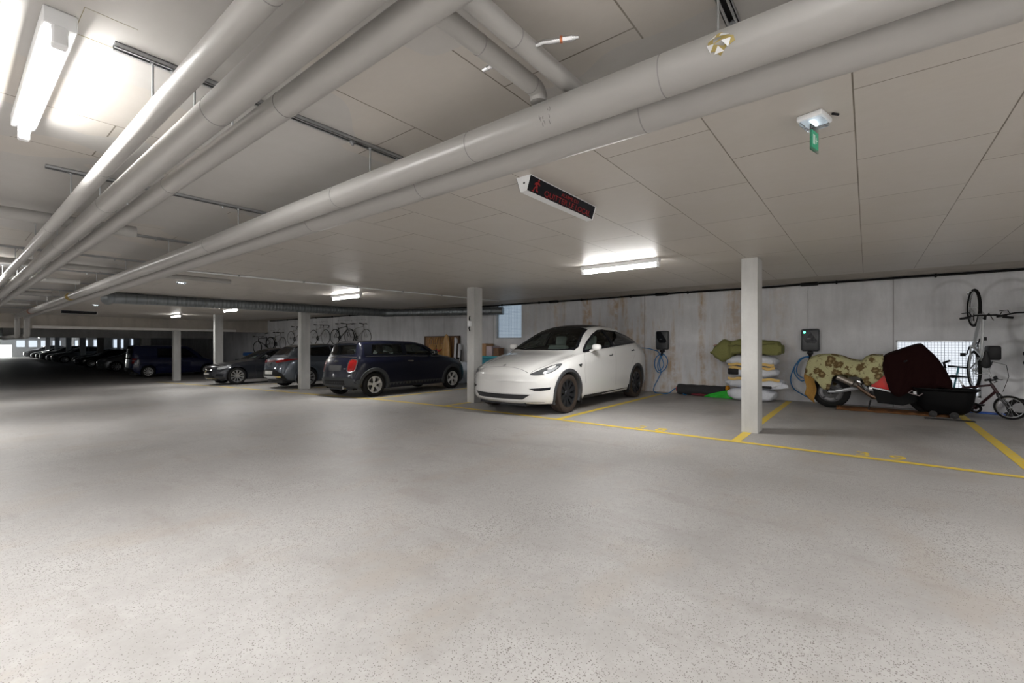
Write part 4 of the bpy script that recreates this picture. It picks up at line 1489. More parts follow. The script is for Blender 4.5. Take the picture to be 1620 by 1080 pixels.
piece(pj, root, 'rear_badge', CHR, 'B', [(-.05, .79), (.05, .79), (.055, .85), (-.055, .85)], .012, .03)
piece(pj, root, 'licence_plate', M('plate_white', (.65, .65, .62), .4), 'B', [(-.26, .47), (.26, .47), (.26, .58), (-.26, .58)], .014, .05)
piece(pj, root, 'rear_bumper', BLK, 'B', [(-.74, .29), (.74, .29), (.70, .47), (.35, .62), (-.35, .62), (-.70, .47)], .008, .07)
piece(pj, root, 'bumper_chrome', CHR, 'B', [(-.62, .37), (.62, .37), (.60, .40), (-.60, .40)], .014, .05)
piece(pj, root, 'roof_spoiler', BLACKP, 'T', [(3.55, -.54), (3.74, -.50), (3.76, 0), (3.74, .50), (3.55, .54)], .018, .08)
piece(pj, root, 'roof_panel', BLACKP, 'T', [(2.15, -.52), (3.55, -.54), (3.58, 0), (3.55, .54), (2.15, .52), (2.18, 0)], .006, .1)
for v in 'LR':
    seams(pj, root, [(v, [(1.42, .95), (1.40, .6), (1.45, .3)]), (v, [(2.58, 1.0), (2.6, .7), (2.58, .3)]), (v, [(3.05, .4), (3.2, .7), (3.45, 1.0)])])
    b = MB(); pj.patch(b, v, [(3.18, .88), (3.36, .885), (3.36, .91), (3.18, .905)], .014, .04, 1); b.build('door_handle', GREYB, root)

# ---- dark saloon, nose to the aisle
DGREY = paintm('dark_graphite_paint', (.030, .033, .042), .22, 1.0, .4)
merc = dict(L=4.70, paint=DGREY, R=.325, rim=.235, spokes=10, style='multi', rimm=ALU, cowl=1.35, split=2.8,
            glass=GLASS, glass_rear=GLASSD, fw=.025, arch=[(.80, .325, .385), (3.65, .325, .385)], flare=.02, bow=(.46, .24),
            T=dict(zt=[(0, .56), (.03, .67), (.15, .755), (.6, .86), (1.1, .935), (1.35, .975), (1.85, 1.24), (2.2, 1.375), (2.6, 1.425), (3.1, 1.40), (3.6, 1.25), (3.95, 1.11), (4.4, 1.05), (4.62, .98), (4.68, .8), (4.70, .55)],
                   zb=[(0, .54), (.1, .69), (.5, .80), (1.2, .89), (1.7, .935), (3.3, .98), (3.9, 1.0), (4.4, .97), (4.62, .87), (4.7, .53)],
                   zl=[(0, .34), (.05, .24), (.2, .2), (1.2, .19), (3.4, .2), (4.4, .24), (4.64, .32), (4.7, .42)],
                   w=[(0, .72), (.1, .80), (.5, .87), (1.0, .90), (3.7, .90), (4.3, .86), (4.7, .76)],
                   wb=[(0, .64), (.3, .74), (1.2, .81), (3.2, .82), (4.0, .78), (4.7, .70)],
                   wr=[(0, .4), (.5, .6), (1.35, .70), (1.85, .63), (2.4, .57), (3.2, .56), (3.9, .6), (4.7, .6)],
                   cr=[(0, .01), (.3, .04), (1.3, .045), (2.2, .08), (3.4, .08), (3.9, .04), (4.7, .01)]),
            side=[[(1.58, .965), (2.58, 1.0), (2.58, 1.33), (2.25, 1.31), (1.95, 1.21)], [(2.65, 1.002), (3.45, 1.03), (3.68, 1.07), (3.35, 1.24), (3.0, 1.32), (2.65, 1.335)]],
            ws=[(1.37, 0), (1.40, -.4), (1.50, -.67), (2.10, -.54), (2.16, 0), (2.10, .54), (1.50, .67), (1.40, .4)],
            rw=[(3.22, 0), (3.22, -.48), (3.84, -.55), (3.88, 0), (3.84, .55), (3.22, .48)],
            seats=(2.25, .55), seatm=M('dark_cloth_seat', (.03, .03, .034), .9), boot=.7, step=.04)
root, pj, T = make_car(merc, 'dark_saloon', 'dark graphite saloon parked nose out with spoked alloy wheels', (6.30, 20.12, fl(20.12) + .012), 0, rx=SL)
for sg in (-1, 1):
    v = (.75, sg); u = Vector((math.sin(.75), -math.cos(.75) * sg, 0))
    q = lambda x, y, z: (Vector((x - 4.7 / 2, y * -sg, 0)).dot(u), z)
    h = piece(pj, root, 'headlight', HEADC, v, [q(.20, .52, .60), q(.32, .70, .60), q(.50, .80, .66), q(.62, .83, .745), q(.42, .72, .72), q(.26, .56, .685)], .008, .04, 1)
    piece(pj, root, 'bumper_vent', BLKG, v, [q(.16, .52, .33), q(.34, .74, .33), q(.36, .76, .43), q(.18, .54, .43)], .006, .05)
piece(pj, root, 'front_grille', BLKG, 'F', [(-.40, .50), (.40, .50), (.44, .60), (.36, .665), (-.36, .665), (-.44, .60)], .006, .05)
b = MB(); pj.line(b, 'F', [(-.40, .575), (.40, .575)], .03, .014); pj.line(b, 'F', [(-.38, .63), (.38, .63)], .014, .014)
o = b.build('grille_bars', CHR, root, weld=0)
b = MB(); b.lathe([(.0001, -.035), (.08, -.03), (.085, -.01), (.085, 0)], 24, 'X', (.0, 0, .585)); b.build('grille_emblem', CHR, root)
piece(pj, root, 'licence_plate', M('plate_white', (.65, .65, .62), .4), 'F', [(-.26, .40), (.26, .40), (.26, .48), (-.26, .48)], .014, .05)
piece(pj, root, 'lower_grille', BLK, 'F', [(-.5, .27), (.5, .27), (.45, .37), (-.45, .37)], .006, .05)
for v in 'LR':
    seams(pj, root, [(v, [(1.45, .93), (1.43, .6), (1.5, .3)]), (v, [(2.61, .99), (2.63, .7), (2.6, .3)])])
    b = MB(); pj.patch(b, v, [(2.38, .84), (2.58, .845), (2.58, .87), (2.38, .865)], .014, .04, 1); b.build('door_handle', CHR, root)
mirror_obj(pj, root, (1.85, .82, .985), DGREY, .9)
# ---- blue van, tail to the aisle
BLUE = paintm('dark_blue_paint', (.006, .010, .055), .22, 1.0)
van = dict(L=4.5, paint=BLUE, R=.33, rim=.22, spokes=10, style='multi', rimm=SILV, cowl=1.1, split=2.4,
           glass=GLASSD, fw=.03, arch=[(.85, .33, .40), (3.72, .33, .40)], flare=.04, bow=(.30, .10),
           T=dict(zt=[(0, .6), (.03, .75), (.2, .90), (.7, 1.05), (.95, 1.12), (1.4, 1.50), (1.8, 1.76), (2.2, 1.82), (4.2, 1.82), (4.38, 1.76), (4.44, 1.2), (4.5, .55)],
                  zb=[(0, .55), (.1, .72), (.5, .92), (1.0, 1.0), (1.5, 1.05), (4.2, 1.08), (4.44, 1.0), (4.5, .5)],
                  zl=[(0, .36), (.05, .26), (.2, .22), (1.2, .2), (3.4, .2), (4.2, .26), (4.5, .36)],
                  w=[(0, .76), (.1, .82), (.5, .88), (1.0, .91), (4.1, .91), (4.4, .88), (4.5, .82)],
                  wb=[(0, .68), (.3, .78), (1.2, .86), (4.2, .87), (4.5, .78)],
                  wr=[(0, .4), (.5, .62), (1.0, .74), (1.8, .70), (4.2, .70), (4.5, .72)],
                  cr=[(0, .01), (.3, .05), (1.8, .08), (4.3, .08), (4.5, .02)]),
           side=[[(1.32, 1.08), (2.3, 1.10), (2.3, 1.62), (1.95, 1.62), (1.7, 1.45)], [(2.4, 1.10), (3.3, 1.11), (3.3, 1.62), (2.4, 1.62)]],
           ws=[(.99, 0), (1.02, -.4), (1.1, -.72), (1.72, -.62), (1.76, 0), (1.72, .62), (1.1, .72), (1.02, .4)],
           rwb=[(-.62, 1.12), (.62, 1.12), (.58, 1.60), (-.58, 1.60)], boot=.8, step=.06)
root, pj, T = make_car(van, 'blue_van', 'dark blue van parked tail out beyond the pillar under the cross beam', (10.85, 32.6, fl(32.6) + .003), PI)
for sg in (-1, 1):
    piece(pj, root, 'tail_light', REDL, 'B', [(sg * .70, .80), (sg * .86, .80), (sg * .86, 1.08), (sg * .72, 1.08)], .010, .05)
    piece(pj, root, 'tail_light_lens', HEADC, 'B', [(sg * .72, .93), (sg * .86, .93), (sg * .86, .98), (sg * .72, .98)], .014, .05)
piece(pj, root, 'rear_bumper', BLK, 'B', [(-.84, .36), (.84, .36), (.84, .50), (-.84, .50)], .014, .07)
piece(pj, root, 'bumper_chrome', CHR, 'B', [(-.80, .50), (.80, .50), (.80, .53), (-.80, .53)], .02, .07)
for v in 'LR':
    b = MB(); pj.line(b, v, [(.95, 1.74), (4.2, 1.78)], .02, .012); b.build('roof_trim', ALU, root)
    b = MB(); pj.patch(b, v, [(2.12, .98), (2.30, .985), (2.30, 1.015), (2.12, 1.01)], .014, .04, 1); b.build('door_handle', CHR, root)
mirror_obj(pj, root, (1.6, .88, 1.08), BLKG, 1.1)

# ---- the row of far cars
suv = dict(leon); suv.update(paint=paintm('far_silver_paint', (.16, .17, .18), .3, .6, .4), step=.09, nv=4, R=.35, rim=.25, arch=[(.86, .35, .41), (3.50, .35, .41)])
suv['T'] = {k: [(x, v * (1.12 if k in ('zt', 'zb') else 1)) for x, v in t] for k, t in leon['T'].items()}
suv['side'] = [[(x, z * 1.12) for x, z in P] for P in leon['side']]


def far_lights(pj, root, k):
    for sg in (-1, 1):
        piece(pj, root, 'headlight', HEADC, 'F', [(sg * .50, .66 * k), (sg * .74, .66 * k), (sg * .72, .76 * k), (sg * .50, .74 * k)], .01, .06)
        piece(pj, root, 'fog_light', HEADC, 'F', [(sg * .55, .40 * k), (sg * .66, .40 * k), (sg * .66, .46 * k), (sg * .55, .46 * k)], .01, .06)
        piece(pj, root, 'tail_light', REDL, 'B', [(sg * .55, .83 * k), (sg * .78, .86 * k), (sg * .76, .94 * k), (sg * .55, .92 * k)], .01, .06)
    piece(pj, root, 'licence_plate', M('plate_white', (.65, .65, .62), .4), 'F', [(-.26, .48), (.26, .48), (.26, .58), (-.26, .58)], .014, .05)


farA, pj, T = make_car(suv, 'far_car', 'grey sport utility car behind the blue van', (6.4, 40.9, fl(40.9) + .003), 0, 'dark cars along the far hall')
far_lights(pj, farA, 1.12)
blk = dict(leon); blk.update(paint=BLACKP, step=.09, nv=4)
farB, pj, T = make_car(blk, 'far_car', 'black car parked next beyond the grey sport utility car', (6.4, 49.4, fl(49.4) + .003), 0, 'dark cars along the far hall')
far_lights(pj, farB, 1)
far_k = [(farA, 62.0, 'dark car in the far row, third beyond the blue van'), (farB, 65.4, 'low black car in the far row, right beside the third one'), (farA, 70.4, 'tall car in the middle of the far row'), (farB, 73.9, 'black car past the middle of the far row'), (farB, 78.4, 'black car second from the far gate'), (farA, 86.7, 'last car of the far row, nearest the bright gate'), (farB, 55.0, 'black car between the second and third of the far row')]
for src, y, lab in far_k:
    c = copy_tree(src, None, lab)
    c.location = (6.4 if y != 55.0 else 7.0, y, fl(y) + .003)


# ================================================================== things along the right wall
# ---- wall charging stations
def charger(y, z0, label, led):
    r = empty('charging_station', label, 'charger', (WX - .002, y, z0), 0, 'wall charging stations')
    # face looks towards -X; width along Y
    b = MB(); b.box((-.13, -.165, 0), (0, .165, .48), .045, 4); b.build('housing', M('charger_grey', (.05, .053, .058), .35), r)
    b = MB()
    b.prism([(.13, .46), (.02, .46), (-.13, .22), (-.09, .17), (.06, .17), (.13, .30)], .003, lambda a, c, d: (-.131 - d, a, c))
    b.build('glossy_panel', BLKG, r, smooth=False)
    b = MB(); b.box((-.1355, -.01, .265), (-.134, .05, .272)); b.build('logo_stroke', M('pale_print', (.5, .52, .55), .5), r, smooth=False)
    if led:
        b = MB(); b.blob((-.134, .10, .405), (.006, .022, .022), 12, 8, 1); b.build('status_light', emis('green_led', (.05, 1., .45), 1.2), r)
    b = MB(); b.box((-.13, -.05, -.07), (-.02, .05, .01), .02, 2); b.tube([(-.10, 0, -.06), (-.12, 0, -.11), (-.13, 0, -.15)], .028, 10)
    b.build('plug_holder', BLK, r, weld=0)
    b = MB(); b.tube([(-.012, .045, .47), (-.012, .045, 2.49 - z0)], .008, 8); b.build('riser_conduit', WPL, r)
    return r


BLUEC = M('blue_cable', (.02, .16, .40), .45)
charger(4.12, 1.09, 'dark wall charging station behind the tail of the white car', False)
charger(.95, 1.08, 'dark wall charging station with a green light above the covered motorcycle', True)


def cord(pts, label, r=.011):
    """smooth cable through points"""
    out = []
    P = [Vector(p) for p in pts]
    Q = [P[0]] + P + [P[-1]]
    for i in range(1, len(Q) - 2):
        for j in range(8):
            t = j / 8
            out.append(.5 * (2 * Q[i] + (Q[i + 1] - Q[i - 1]) * t + (2 * Q[i - 1] - 5 * Q[i] + 4 * Q[i + 1] - Q[i + 2]) * t * t + (3 * Q[i] - Q[i - 1] - 3 * Q[i + 1] + Q[i + 2]) * t ** 3))
    out.append(P[-1])
    b = MB(); b.tube(out, r, 8)
    return tag(b.build('charging_cable', BLUEC), label, 'cable')


X = WX - .13
cord([(X, 4.12, 1.0), (X - .03, 4.26, .88), (X, 4.30, .66), (X - .02, 4.18, .50), (X, 4.02, .62), (X - .02, 3.96, .82), (X, 4.08, .97), (X - .03, 4.17, .75), (X, 4.14, .52), (X - .02, 4.20, .35), (X, 4.32, .12), (X - .25, 4.20, .02), (X - .35, 3.85, .02), (X - .15, 3.72, .14), (X - .12, 3.62, .12), (X - .25, 3.50, .03), (X - .33, 3.40, .015)],
     'looped blue charging cable hanging below the left charging station to the floor')
cord([(11.0, 4.72, 1.07), (11.1, 4.62, 1.13), (11.2, 4.42, 1.12), (X, 4.30, 1.07), (X, 4.20, 1.02), (X - .02, 4.06, .72), (X, 4.18, .55), (X - .01, 4.22, .72), (X, 4.13, .98)],
     'blue charging cable running from the white car to the left charging station')
r = empty('charging_plug', 'blue and black charging plug in the flank of the white car', 'plug', (10.93, 4.70, 1.06))
b = MB(); b.tube([(-.03, .0, -.01), (.05, -.02, .03), (.12, -.05, .045), (.20, -.10, .03)], [.036, .034, .026, .018], 12); b.build('plug_handle', BLUEC, r)
b = MB(); b.tube([(-.05, .01, -.02), (-.01, .0, 0)], .042, 14); b.build('plug_head', BLK, r)
cord([(X, .95, .98), (X - .03, 1.12, .92), (X, 1.24, .66), (X - .02, 1.10, .45), (X, .95, .60), (X - .03, .88, .85), (X, 1.02, .96), (X - .04, 1.16, .82), (X - .01, 1.18, .60), (X, 1.02, .50), (X - .03, .90, .62), (X, .93, .88)],
     'blue charging cable coiled below the right charging station')
cord([(X, 1.05, .95), (X - .05, 1.20, .80), (X, 1.30, .50), (X - .03, 1.24, .28), (X, 1.05, .14), (X - .1, .90, .08)],
     'loose end of blue cable hanging behind the floral cover')

# ---- rolled dark mat with a green bag in front
r = empty('rolled_mat', 'long dark grey rolled mat lying at the foot of the wall', 'mat', (11.2, 2.52, 0))
b = MB()
pts = [(0, 1.12 - 1.08 * i / 20, .135) for i in range(21)]
b.tube(pts, [.125 + .004 * math.sin(i * 1.3) for i in range(21)], 20)
for v in b.bm.verts: v.co.z = max(.002, v.co.z); v.co.x *= 1.15
b.build('mat_roll', M('charcoal_felt', (.028, .028, .031), .95), r)
b = MB(); b.blob((.02, 1.15, .13), (.09, .03, .07), 12, 8, .8, .2); b.build('red_end', M('red_fabric', (.45, .03, .03), .8), r)
b = MB(); b.blob((.02, .01, .21), (.09, .05, .07), 12, 8, .8, .2); b.build('orange_end', M('orange_fabric', (.75, .32, .02), .8), r)
b = MB(); b.blob((-.11, .60, .035), (.03, .20, .03), 14, 8, .8, .2); b.build('dark_red_strap', M('dark_red_fabric', (.12, .01, .02), .8), r)
GRN = M('green_fabric', (.02, .42, .03), .7)
b = MB()
rows = []
for i in range(15):
    u = i / 14
    y = 2.98 - .62 * u
    h = .03 + .19 * u ** .8 * (1 if u < .9 else (1 - (u - .9) * 4))
    rows.append([(10.99 + .02 * math.sin(i), y, .004), (10.985, y, h * .45), (11.03 + .01 * math.sin(i * 2.1), y, h), (11.05, y, h * .9), (11.06, y, .004)])
b.grid(rows); bm = b.bm
bmesh.ops.holes_fill(bm, edges=bm.edges, sides=8)
tag(b.build('folded_bag', GRN, ang=25), 'bright green folded bag lying against the end of the dark roll', 'bag')


# ---- stack of white woven sacks with an olive bedroll on top
SACK = mat_cloth('white_woven_sack', (.62, .64, .69))
BAND = M('ochre_seam_tape', (.62, .42, .14), .8)


def sack(c, sz, seed, label, band=None, tail=None, black=False):
    r = empty('woven_sack', label, 'sack', (c[0], c[1], c[2]), 0, 'white woven sacks in the stack')
    b = MB()
    n, m = 48, 22
    rows = []
    for i in range(m + 1):
        ph = -PI / 2 + PI * i / m
        row = []
        for j in range(n):
            th = 2 * PI * j / n
            sg = lambda v, p: math.copysign(abs(v) ** p, v)
            x = sz[0] * sg(math.cos(ph), .55) * sg(math.cos(th), .45)
            y = sz[1] * sg(math.cos(ph), .55) * sg(math.sin(th), .45)
            z = sz[2] * sg(math.sin(ph), .75)
            e = abs(y) / sz[1]
            z *= 1 - .28 * e ** 3                       # flatter towards the sewn ends
            p = Vector((x, y, z))
            k = noise.noise(Vector((x * 5, y * 5, z * 3 + seed))) * .07 + noise.noise(Vector((x * 11 + seed, y * 14, z * 9))) * .05 + abs(noise.noise(Vector((x * 3, y * 22, z * 6 + seed)))) * .10 * (.3 + e)
            row.append(p * (1 + k))
        rows.append(row)
    b.grid(rows, True)
    b.build('sack_body', SACK, r, ang=60)
    if band is not None:
        b = MB()
        rows = []
        for i in range(25):
            y = -sz[1] * .92 + sz[1] * 1.84 * i / 24
            x = -sz[0] * (1.07 - .14 * abs(y / sz[1]) ** 4)
            zz = band + .012 * math.sin(i * .9 + seed)
            rows.append([(x - .012, y, zz - .028), (x - .02, y, zz), (x - .012, y, zz + .028), (x + .02, y, zz)])
        b.grid(rows, True)
        b.build('seam_tape', BAND, r, ang=60)
    if black:
        b = MB(); b.box((-sz[0] - .02, black[0], black[2]), (-sz[0] + .08, black[1], black[3]), .015, 2); b.build('black_patch', BLK, r)
    return r


sack((11.02, 1.98, .14), (.28, .46, .145), 1.3, 'lowest white woven sack of the stack, lying on the floor')
sack((11.02, 1.92, .395), (.28, .54, .125), 4.1, 'second white woven sack from the floor, its pointed corner sticking out to the right', .09, black=(-.35, .1, -.10, -.045))
sack((11.02, 1.95, .63), (.28, .48, .12), 7.9, 'third white woven sack from the floor, below the top one', .09, black=(.25, .46, -.06, .08))
sack((11.02, 1.97, .865), (.28, .48, .125), 9.7, 'uppermost white woven sack, right under the olive bedroll', -.07)
# flared sack mouth
b = MB()
rows = []
for i in range(9):
    u = i / 8
    rows.append([(10.80 + .03 * math.sin(3 * u), 1.62 - .34 * u, .40 - .02 * u + .10 * (1 - u)), (10.78, 1.62 - .34 * u, .37 - .04 * u), (10.80, 1.60 - .2 * u, .28 + .02 * u), (10.90, 1.60 - .2 * u, .30)])
b.grid(rows, True); b.build('sack_flap', SACK, [o for o in SC.objects if o.name == 'woven_sack.001'][0])
bpy.data.objects['sack_flap'].matrix_parent_inverse = bpy.data.objects['woven_sack.001'].matrix_world.inverted() if False else Matrix.Translation(-Vector((11.02, 1.92, .395)))
OLV = mat_cloth('olive_quilt', (.20, .20, .075))
r = empty('bedroll', 'olive green folded bedroll drooping over the top of the sacks', 'bedroll', (11.02, 2.0, .99))
b = MB()
rows = []
for i in range(41):
    u = i / 40
    y = .78 - 1.38 * u
    zc = .13 + (.06 * math.sin(PI * u) if u > .3 else 0) - (.30 * (max(0, .42 - u) / .42) ** 1.3 if u < .42 else 0) * .25
    hh = (.16 if u > .3 else .07 + .09 * u / .3 + .14 * (1 - abs(u - .17) / .17 if u < .34 else 0))
    if u < .03: hh = .03
    if u > .97: hh *= .55
    row = []
    for j in range(16):
        th = 2 * PI * j / 16
        sg = lambda v, p: math.copysign(abs(v) ** p, v)
        x = .27 * sg(math.cos(th), .5); z = zc + hh * sg(math.sin(th), .6)
        k = noise.noise(Vector((x * 6, y * 7, z * 6))) * .03
        if abs(u - .68) < .02: z -= .02 * (1 if z > zc else -1)
        row.append((x + k - (.05 if u < .3 else 0), y, max(z + k, .012 if u > .32 else -9)))
    rows.append(row)
b.grid(rows, True); bmesh.ops.holes_fill(b.bm, edges=b.bm.edges, sides=20)
b.build('quilt_roll', OLV, r, ang=40)
b = MB(); b.tube([(-.30, .70 - 1.2 * i / 16, .20 + .03 * math.sin(i * .5) + (.02 if i > 5 else -.02)) for i in range(17)], .007, 6); b.build('piping', M('dark_olive', (.08, .08, .03), .9), r)
b = MB()
b.grid([[(-.22, .74 - .1 * i, .205 + .012 * i), (-.10, .74 - .1 * i, .225 + .012 * i), (.05, .72 - .1 * i, .215 + .012 * i)] for i in range(5)])
b.build('orange_lining', M('orange_lining', (.45, .12, .03), .8), r)


# ---- motorcycle under two covers (along the wall, rear wheel to the left)
MX = 10.78
M('black_plastic_tub', (.003, .003, .0035), .6, spec=.15)
mr = empty('motorcycle', 'red and silver motorcycle half hidden under two covers, rear wheel showing', 'motorcycle', (MX, -.15, 0), 0)


def mwheel(y, R, w, nm):
    b = MB()
    h = w / 2
    b.lathe([(R - .11, -h * .7), (R - .06, -h), (R - .02, -h * .8), (R, -h * .25), (R, h * .25), (R - .02, h * .8), (R - .06, h), (R - .11, h * .7)], 44, 'X', (0, y, R), closed=True)
    t = b.build(nm, TYRE, mr)
    b = MB()
    b.lathe([(R - .10, -h * .75), (R - .125, -h * .6), (R - .13, 0), (R - .125, h * .6), (R - .10, h * .75)], 36, 'X', (0, y, R), closed=True)
    b.lathe([(.0001, -.07), (.045, -.07), (.05, .07), (.0001, .07)], 16, 'X', (0, y, R))
    for k in range(5):
        a = 2 * PI * k / 5 + .3
        b.tube([(0, y + .04 * math.cos(a), R + .04 * math.sin(a)), (0, y + (R - .12) * math.cos(a + .12), R + (R - .12) * math.sin(a + .12))], [.022, .014], 8)
    b.build('rim', M('dark_rim_metal', (.08, .08, .085), .4, .6), t, weld=0)
    b = MB(); b.lathe([(.06, -.066), (.13, -.066), (.13, -.070), (.06, -.070)], 28, 'X', (0, y, R), closed=True); b.build('brake_disc', DISC, t)
    return t


mwheel(.71, .315, .17, 'rear_wheel')
mwheel(-.72, .30, .12, 'front_wheel')
b = MB()
b.tube([(-.10, .70, .315), (-.11, .55, .34), (-.11, .35, .40), (-.09, .15, .42)], [.03, .035, .045, .04], 10)
b.tube([(.10, .70, .315), (.11, .35, .40), (.09, .15, .42)], [.03, .045, .04], 10)
b.tube([(-.13, .74, .315), (-.13, .63, .32)], [.032, .03], 12)
b.build('swingarm', M('silver_cast', (.55, .57, .60), .3, .7), mr, weld=0)
b = MB()
b.tube([(-.25, .60, .615), (-.26, .36, .50)], [.054, .058], 20)
b.tube([(-.26, .36, .50), (-.245, .30, .465)], [.058, .034], 20)
b.build('silencer', M('satin_titanium', (.42, .38, .34), .28, .9), mr, weld=0)
b = MB(); b.tube([(-.247, .31, .47), (-.21, .22, .38), (-.14, .10, .28), (-.12, -.05, .22), (-.08, -.25, .20)], .03, 12); b.build('exhaust_pipe', M('heat_tinted_steel', (.30, .20, .14), .3, .9), mr)
b = MB()
b.box((-.14, -.35, .22), (.14, .12, .50), .05, 3); b.box((-.12, -.10, .42), (.12, .25, .62), .04, 3)
b.build('engine', M('engine_black', (.01, .01, .011), .5, .2), mr, weld=0)
b = MB()
b.box((-.155, .02, .36), (-.125, .13, .46), .012, 2); b.tube([(-.16, .18, .40), (-.15, .30, .52)], .014, 8); b.tube([(-.15, .22, .47), (-.15, .12, .50)], .018, 8); b.blob((-.15, .27, .53), (.03, .05, .04), 12, 8, .7)
b.build('footrest_plate', CHR, mr, weld=0)
REDP = M('gloss_red_fairing', (.60, .012, .012), .15, 0, 1.)
b = MB()
prof = [(.10, .46), (.02, .66), (-.10, .72), (-.35, .74), (-.55, .80), (-.62, .70), (-.45, .46), (-.30, .36), (-.10, .42)]
b.prism(prof, .03, lambda a, c, d: (-.185 + d - .02 * math.sin((c - .3) * 4), a, c)); b.prism(prof, .03, lambda a, c, d: (.155 + d, a, c))
b.build('fairing', REDP, mr, weld=0, smooth=False)
b = MB(); b.prism([(.10, .455), (-.12, .41), (-.32, .345), (-.34, .325), (-.12, .385), (.10, .432)], .008, lambda a, c, d: (-.195 - d, a, c)); b.build('white_stripe', M('white_paint_stripe', (.7, .7, .72), .3), mr, smooth=False)
b = MB()
b.prism([(.08, .43), (-.30, .33), (-.55, .42), (-.60, .25), (-.35, .14), (.0, .16)], .33, lambda a, c, d: (-.17 + d, a, c)); b.build('belly_pan', M('black_plastic_tub', (0, 0, 0)), mr, smooth=False)
b = MB(); b.blob((0, -.10, .80), (.15, .28, .12), 20, 12, .8); b.build('fuel_tank', REDP, mr)
b = MB(); b.blob((0, .42, .78), (.14, .42, .07), 20, 10, .6); b.blob((0, .72, .84), (.10, .16, .07), 16, 10, .7); b.build('seat', BLK, mr, weld=0)
b = MB(); b.blob((0, -.60, .86), (.19, .22, .20), 20, 12, .8); b.build('front_fairing', REDP, mr)
b = MB()
for sx in (-.1, .1): b.tube([(sx, -.72, .30), (sx, -.48, .92)], .025, 10)
b.build('fork', ALU, mr, weld=0)
b = MB(); b.tube([(-.34, -.36, .93), (-.15, -.44, .96), (.15, -.44, .96), (.34, -.36, .93)], .014, 8); b.build('handlebar', BLK, mr)
b = MB(); b.tube([(-.12, .10, .2), (-.20, .14, .0)], .012, 8); b.build('side_stand', BLK, mr)


def drape(name, mat, label, secs, fold=.02, freq=9, seed=0, n=26):
    """cloth over a ridge along Y: each section is (y, ridge z, front hem z, back hem z, half width)"""
    Y0 = [s_[0] for s_ in secs]
    F = [interp([(s_[0], s_[k]) for s_ in secs]) for k in (1, 2, 3, 4)]
    N = 64
    rows = []
    for i in range(N + 1):
        y = Y0[0] + (Y0[-1] - Y0[0]) * i / N
        zt, zf, zk, hw = [f(y) for f in F]
        row = []
        for j in range(n + 1):
            u = j / n * 2 - 1                    # -1 front hem ... 1 back hem
            a = abs(u)
            top = .38
            if a < top:
                q = a / top
                x = hw * .80 * q; z = zt - .035 * q ** 2
            else:
                q = (a - top) / (1 - top)
                x = hw * (.80 + .20 * min(1, q * 3)); z = (zt - .035) + ((zf if u < 0 else zk) - zt + .035) * q
                w = fold * q * (math.sin(y * freq * 2.2 + seed + 2 * noise.noise(Vector((y * 3, z * 2, seed)))) + .5 * math.sin(y * freq * 5.1 + z * 5))
                x += w
            x += .018 * noise.noise(Vector((x * 7, y * 7, z * 7 + seed)))
            z += .012 * noise.noise(Vector((y * 6, x * 6, seed))) * (1 if a < top else .3)
            row.append((MX + math.copysign(x, u), y, z))
        rows.append(row)
    b = MB(); b.grid(rows)
    o = b.build(name, mat, ang=80)
    sm = o.modifiers.new('thickness', 'SOLIDIFY'); sm.thickness = .006; sm.offset = 1
    return tag(o, label, 'cover')


FLOR = mat_cloth('floral_cloth', (.44, .42, .23), ((.20, .105, .03), (.07, .036, .012)), 7.0, .50)
MAR = mat_cloth('maroon_cloth', (.012, .0018, .0018))
drape('floral_cover', FLOR, 'cream tablecloth with brown flowers thrown over the rear of the motorcycle',
      [(-.23, 1.04, .66, .60, .24), (-.10, 1.045, .52, .55, .25), (.02, 1.00, .47, .55, .25), (.08, .93, .60, .6, .24), (.22, .955, .64, .6, .22), (.42, 1.03, .66, .5, .20), (.52, 1.045, .60, .4, .21), (.58, 1.045, .36, .4, .21), (.66, 1.04, .36, .36, .22), (.76, 1.03, .50, .36, .22), (.88, .97, .60, .36, .20), (.93, .90, .62, .3, .19), (.97, .74, .64, .4, .15)], .018, 8, 1.0)
drape('maroon_cover', MAR, 'dark maroon cloth peaked over the front of the motorcycle beside the window',
      [(-1.13, .62, .46, .4, .18), (-1.08, .74, .48, .4, .22), (-.96, .98, .50, .3, .27), (-.84, 1.14, .46, .3, .27), (-.74, 1.25, .45, .3, .26), (-.68, 1.235, .43, .3, .26), (-.56, 1.19, .38, .3, .26), (-.44, 1.13, .30, .3, .27), (-.34, 1.09, .36, .3, .27), (-.27, 1.05, .56, .4, .27), (-.22, .98, .80, .6, .25)], .022, 7, 4.0)
# ochre cloth corner hanging at the very rear and rug under the bike
OCH = mat_cloth('ochre_lining_cloth', (.34, .19, .05))
b = MB()
rows = []
for i in range(13):
    u = i / 12
    z = .66 - .60 * u
    rows.append([(MX - .14 - .03 * math.sin(v * 6 + u * 4), .80 + .17 * v * (1 if u < .75 else (1 - u) * 4 * .8 + .2) + .02 * math.sin(u * 9), z + .04 * v) for v in (0, .25, .5, .75, 1)])
b.grid(rows); o = b.build('cloth_corner', OCH, ang=80); sm = o.modifiers.new('t', 'SOLIDIFY'); sm.thickness = .005
o.parent = bpy.data.objects['floral_cover']; o['label'] = 'ochre lining hanging down at the rear'
b = MB()
rows = []
for i in range(29):
    y = .46 - 1.55 * i / 28
    rows.append([(MX - .34 + .03 * math.sin(i), y, .006), (MX - .30, y, .035 + .018 * math.sin(i * 1.7)), (MX - .15, y, .04 + .02 * math.sin(i * 1.1 + 1)), (MX + .05, y, .045), (MX + .2, y, .008)])
b.grid(rows); o = b.build('crumpled_rug', mat_cloth('brown_rug', (.13, .06, .025)), ang=70); sm = o.modifiers.new('t', 'SOLIDIFY'); sm.thickness = .006; sm.offset = -1
